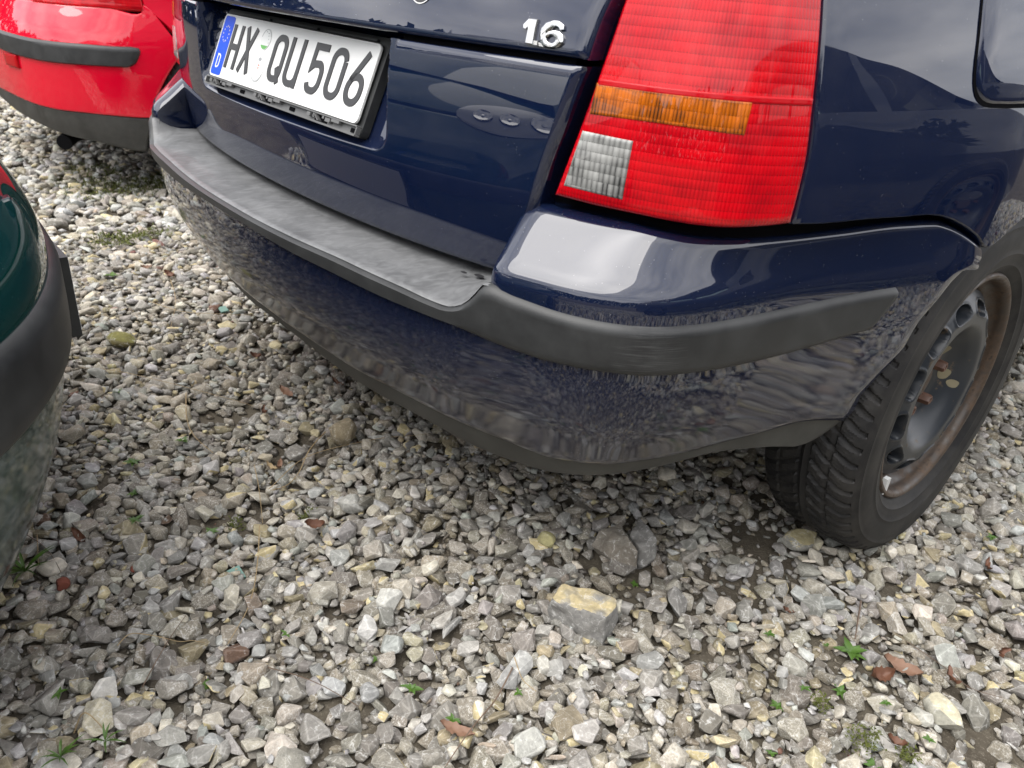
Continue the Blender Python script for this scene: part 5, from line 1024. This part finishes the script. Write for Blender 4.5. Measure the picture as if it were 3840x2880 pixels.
def weed(px, size, nl, label, seed, grass=False):
    g = np.random.default_rng(seed); root = empty('weed', on_ground(px, .004)); tag(root, label, 'weed')
    for k in range(nl):
        a = 6.283*k/nl+g.uniform(-.4, .4); L_ = size*g.uniform(.6, 1.15); W_ = L_*(.05 if grass else g.uniform(.22, .34)); el = g.uniform(.7, 1.3) if grass else g.uniform(.15, .7)
        s = np.linspace(0, 1, 9); t = np.linspace(-1, 1, 3); Sg, Tg = np.meshgrid(s, t, indexing='ij'); w = W_*(np.sin(np.clip(Sg, 0, 1)**.75*math.pi)*.9+.08)*(1-Sg*.2)
        r_ = Sg*L_*math.cos(el)*(1+.25*Sg); h = Sg*L_*math.sin(el)-.55*L_*Sg**2*math.sin(el)+np.abs(Tg)*w*.35; V = np.stack([r_*math.cos(a)-Tg*w*math.sin(a), r_*math.sin(a)+Tg*w*math.cos(a), h], -1).reshape(-1, 3)
        mesh('leaf', V, grid_faces(9, 3), 'weed', root, angle=80)
WD = [((3195, 2430), .034, 7, 'largest green weed rosette beside the withered stalk'), ((3290, 2850), .030, 6, 'bright green weed beside a little torn leaf at the lowest stones'), ((3165, 2560), .018, 6, 'yellowing green weed between rubble and small pebbles'), ((2925, 2620), .017, 5, 'small weed with an orange leaf between tan pebbles'), ((3010, 2590), .014, 3, 'two or three leaved seedling beside a slim stone'), ((2880, 2385), .014, 4, 'seedling at the foot of a grey slab left of the big rosette'), ((3105, 2400), .010, 4, 'tiny sprout just beside the largest rosette'), ((3320, 2640), .014, 4, 'low sprig growing beneath a rounded speckled stone'), ((3480, 2780), .014, 4, 'sprig growing at the base of a long grey slab'), ((2905, 2790), .012, 4, 'small sprout by a cream coloured stone'), ((1410, 2445), .013, 4, 'pair of narrow green leaves beside a grey and ochre stone'), ((1545, 2560), .020, 4, 'grey green weed with long leaves beside a split stone'), ((1075, 2375), .014, 2, 'single upright green leaf between speckled stones'), ((1945, 2600), .012, 2, 'lone green leaf beside the dark twig'), ((1700, 2700), .016, 3, 'thin sprig behind the pink oak leaf'), ((500, 1735), .022, 6, 'green weed cluster under a pale wedge of stone'), ((500, 1840), .018, 5, 'yellow green weed between grey stones and dirt'), ((510, 1965), .022, 6, 'yellow green weed with narrow leaves near a dry stem'), ((685, 1660), .018, 6, 'bright weed beside the orange straw loop'), ((390, 1630), .020, 6, 'leafy weed among stones beside the green bumper'), ((440, 1480), .018, 5, 'pale green weed on dirt between green and blue cars'), ((790, 1995), .016, 5, 'bright yellow green sprout in the open dirt'), ((770, 2535), .014, 6, 'round leaved clover plant among speckled stones'), ((420, 1030), .030, 6, 'clover like weed in the pale gravel between the cars'), ((225, 2620), .016, 3, 'single leaf sprout near a rounded brown stone'), ((2385, 2160), .016, 3, 'green sprig behind the pointed grey rock'), ((3720, 2010), .016, 6, 'small green weed on gravel beyond the rear tyre'), ((1210, 1310), .014, 4, 'shaded sprig at the valance edge')]
for k, (px, s, nl, lab) in enumerate(WD): weed(px, s*.66, nl+2, lab, 300+k)
weed((95, 2150), .050, 16, 'tuft of grass growing at the foot of the green bumper', 400, True); weed((230, 2850), .032, 12, 'small grass tuft at the near edge of dark dirt', 401, True); weed((395, 2780), .030, 8, 'dry looking grass tuft beside an ochre stone', 402, True)
# low moss and cover in the shade by the red car
g = np.random.default_rng(9); Vm, Fm = [], []
for px, rad, n in (((430, 700), .30, 1500), ((620, 690), .24, 1100), ((520, 1000), .10, 0), ((430, 900), .10, 500), ((560, 880), .10, 400), ((350, 640), .2, 700), ((3240, 2780), .030, 260), ((3080, 2640), .018, 160), ((3400, 2830), .02, 160), ((880, 1960), .02, 120), ((1150, 1940), .02, 120)):
    c = ground_at(px, .015)
    for _ in range(n):
        a, r_ = g.uniform(0, 6.283), rad*math.sqrt(g.random())*g.uniform(.4, 1); p = np.array([c[0]+r_*math.cos(a), c[1]+r_*math.sin(a), 0]); p[2] = (float(hat(p[0], p[1])) if p[0] > X0 else .012)+g.uniform(0, .012)
        L_ = (.005 if rad < .05 else .011)*g.uniform(.6, 1.4); d = g.normal(size=3); d[2] = abs(d[2]); d /= np.linalg.norm(d); e = np.cross(d, [0, 0, 1.]); e /= np.linalg.norm(e)+1e-9; o0 = len(Vm)
        Vm += [p, p+d*L_*.5+e*L_*.22, p+d*L_, p+d*L_*.5-e*L_*.22]; Fm.append((o0, o0+1, o0+2, o0+3))
tag(mesh('moss', Vm, Fm, 'moss', None, smooth=False), 'low green moss and seedlings growing between the stones', 'moss', kind='stuff')

# ---- belt of far trees round the yard (seen only as a dark horizon in paint and chrome)
g = np.random.default_rng(12); n_ = 9000; a = g.uniform(R(100), R(330), n_); r_ = g.uniform(24, 29, n_); hh = 3.2+2.6*vnoise(a*9, a*0+3., 21)+1.4*vnoise(a*31, a*0+5., 22); z_ = g.random(n_)**.8*hh
c = np.stack([r_*np.sin(a), r_*np.cos(a), z_], 1); d = g.normal(size=(n_, 3)); d /= np.linalg.norm(d, axis=1)[:, None]; e = np.cross(d, g.normal(size=(n_, 3))); e /= np.linalg.norm(e, axis=1)[:, None]; L_ = g.uniform(.35, .75, n_)[:, None]
V = np.stack([c-d*L_, c+e*L_*.6, c+d*L_, c-e*L_*.6], 1).reshape(-1, 3); M['wood'] = leafmat('far_foliage', (.022, .035, .014), (.05, .065, .028), .9)
tag(mesh('far_trees', V, np.arange(4*n_).reshape(-1, 4).tolist(), 'wood', None, smooth=False), 'dark belt of far trees around the gravel yard', 'trees', kind='stuff')
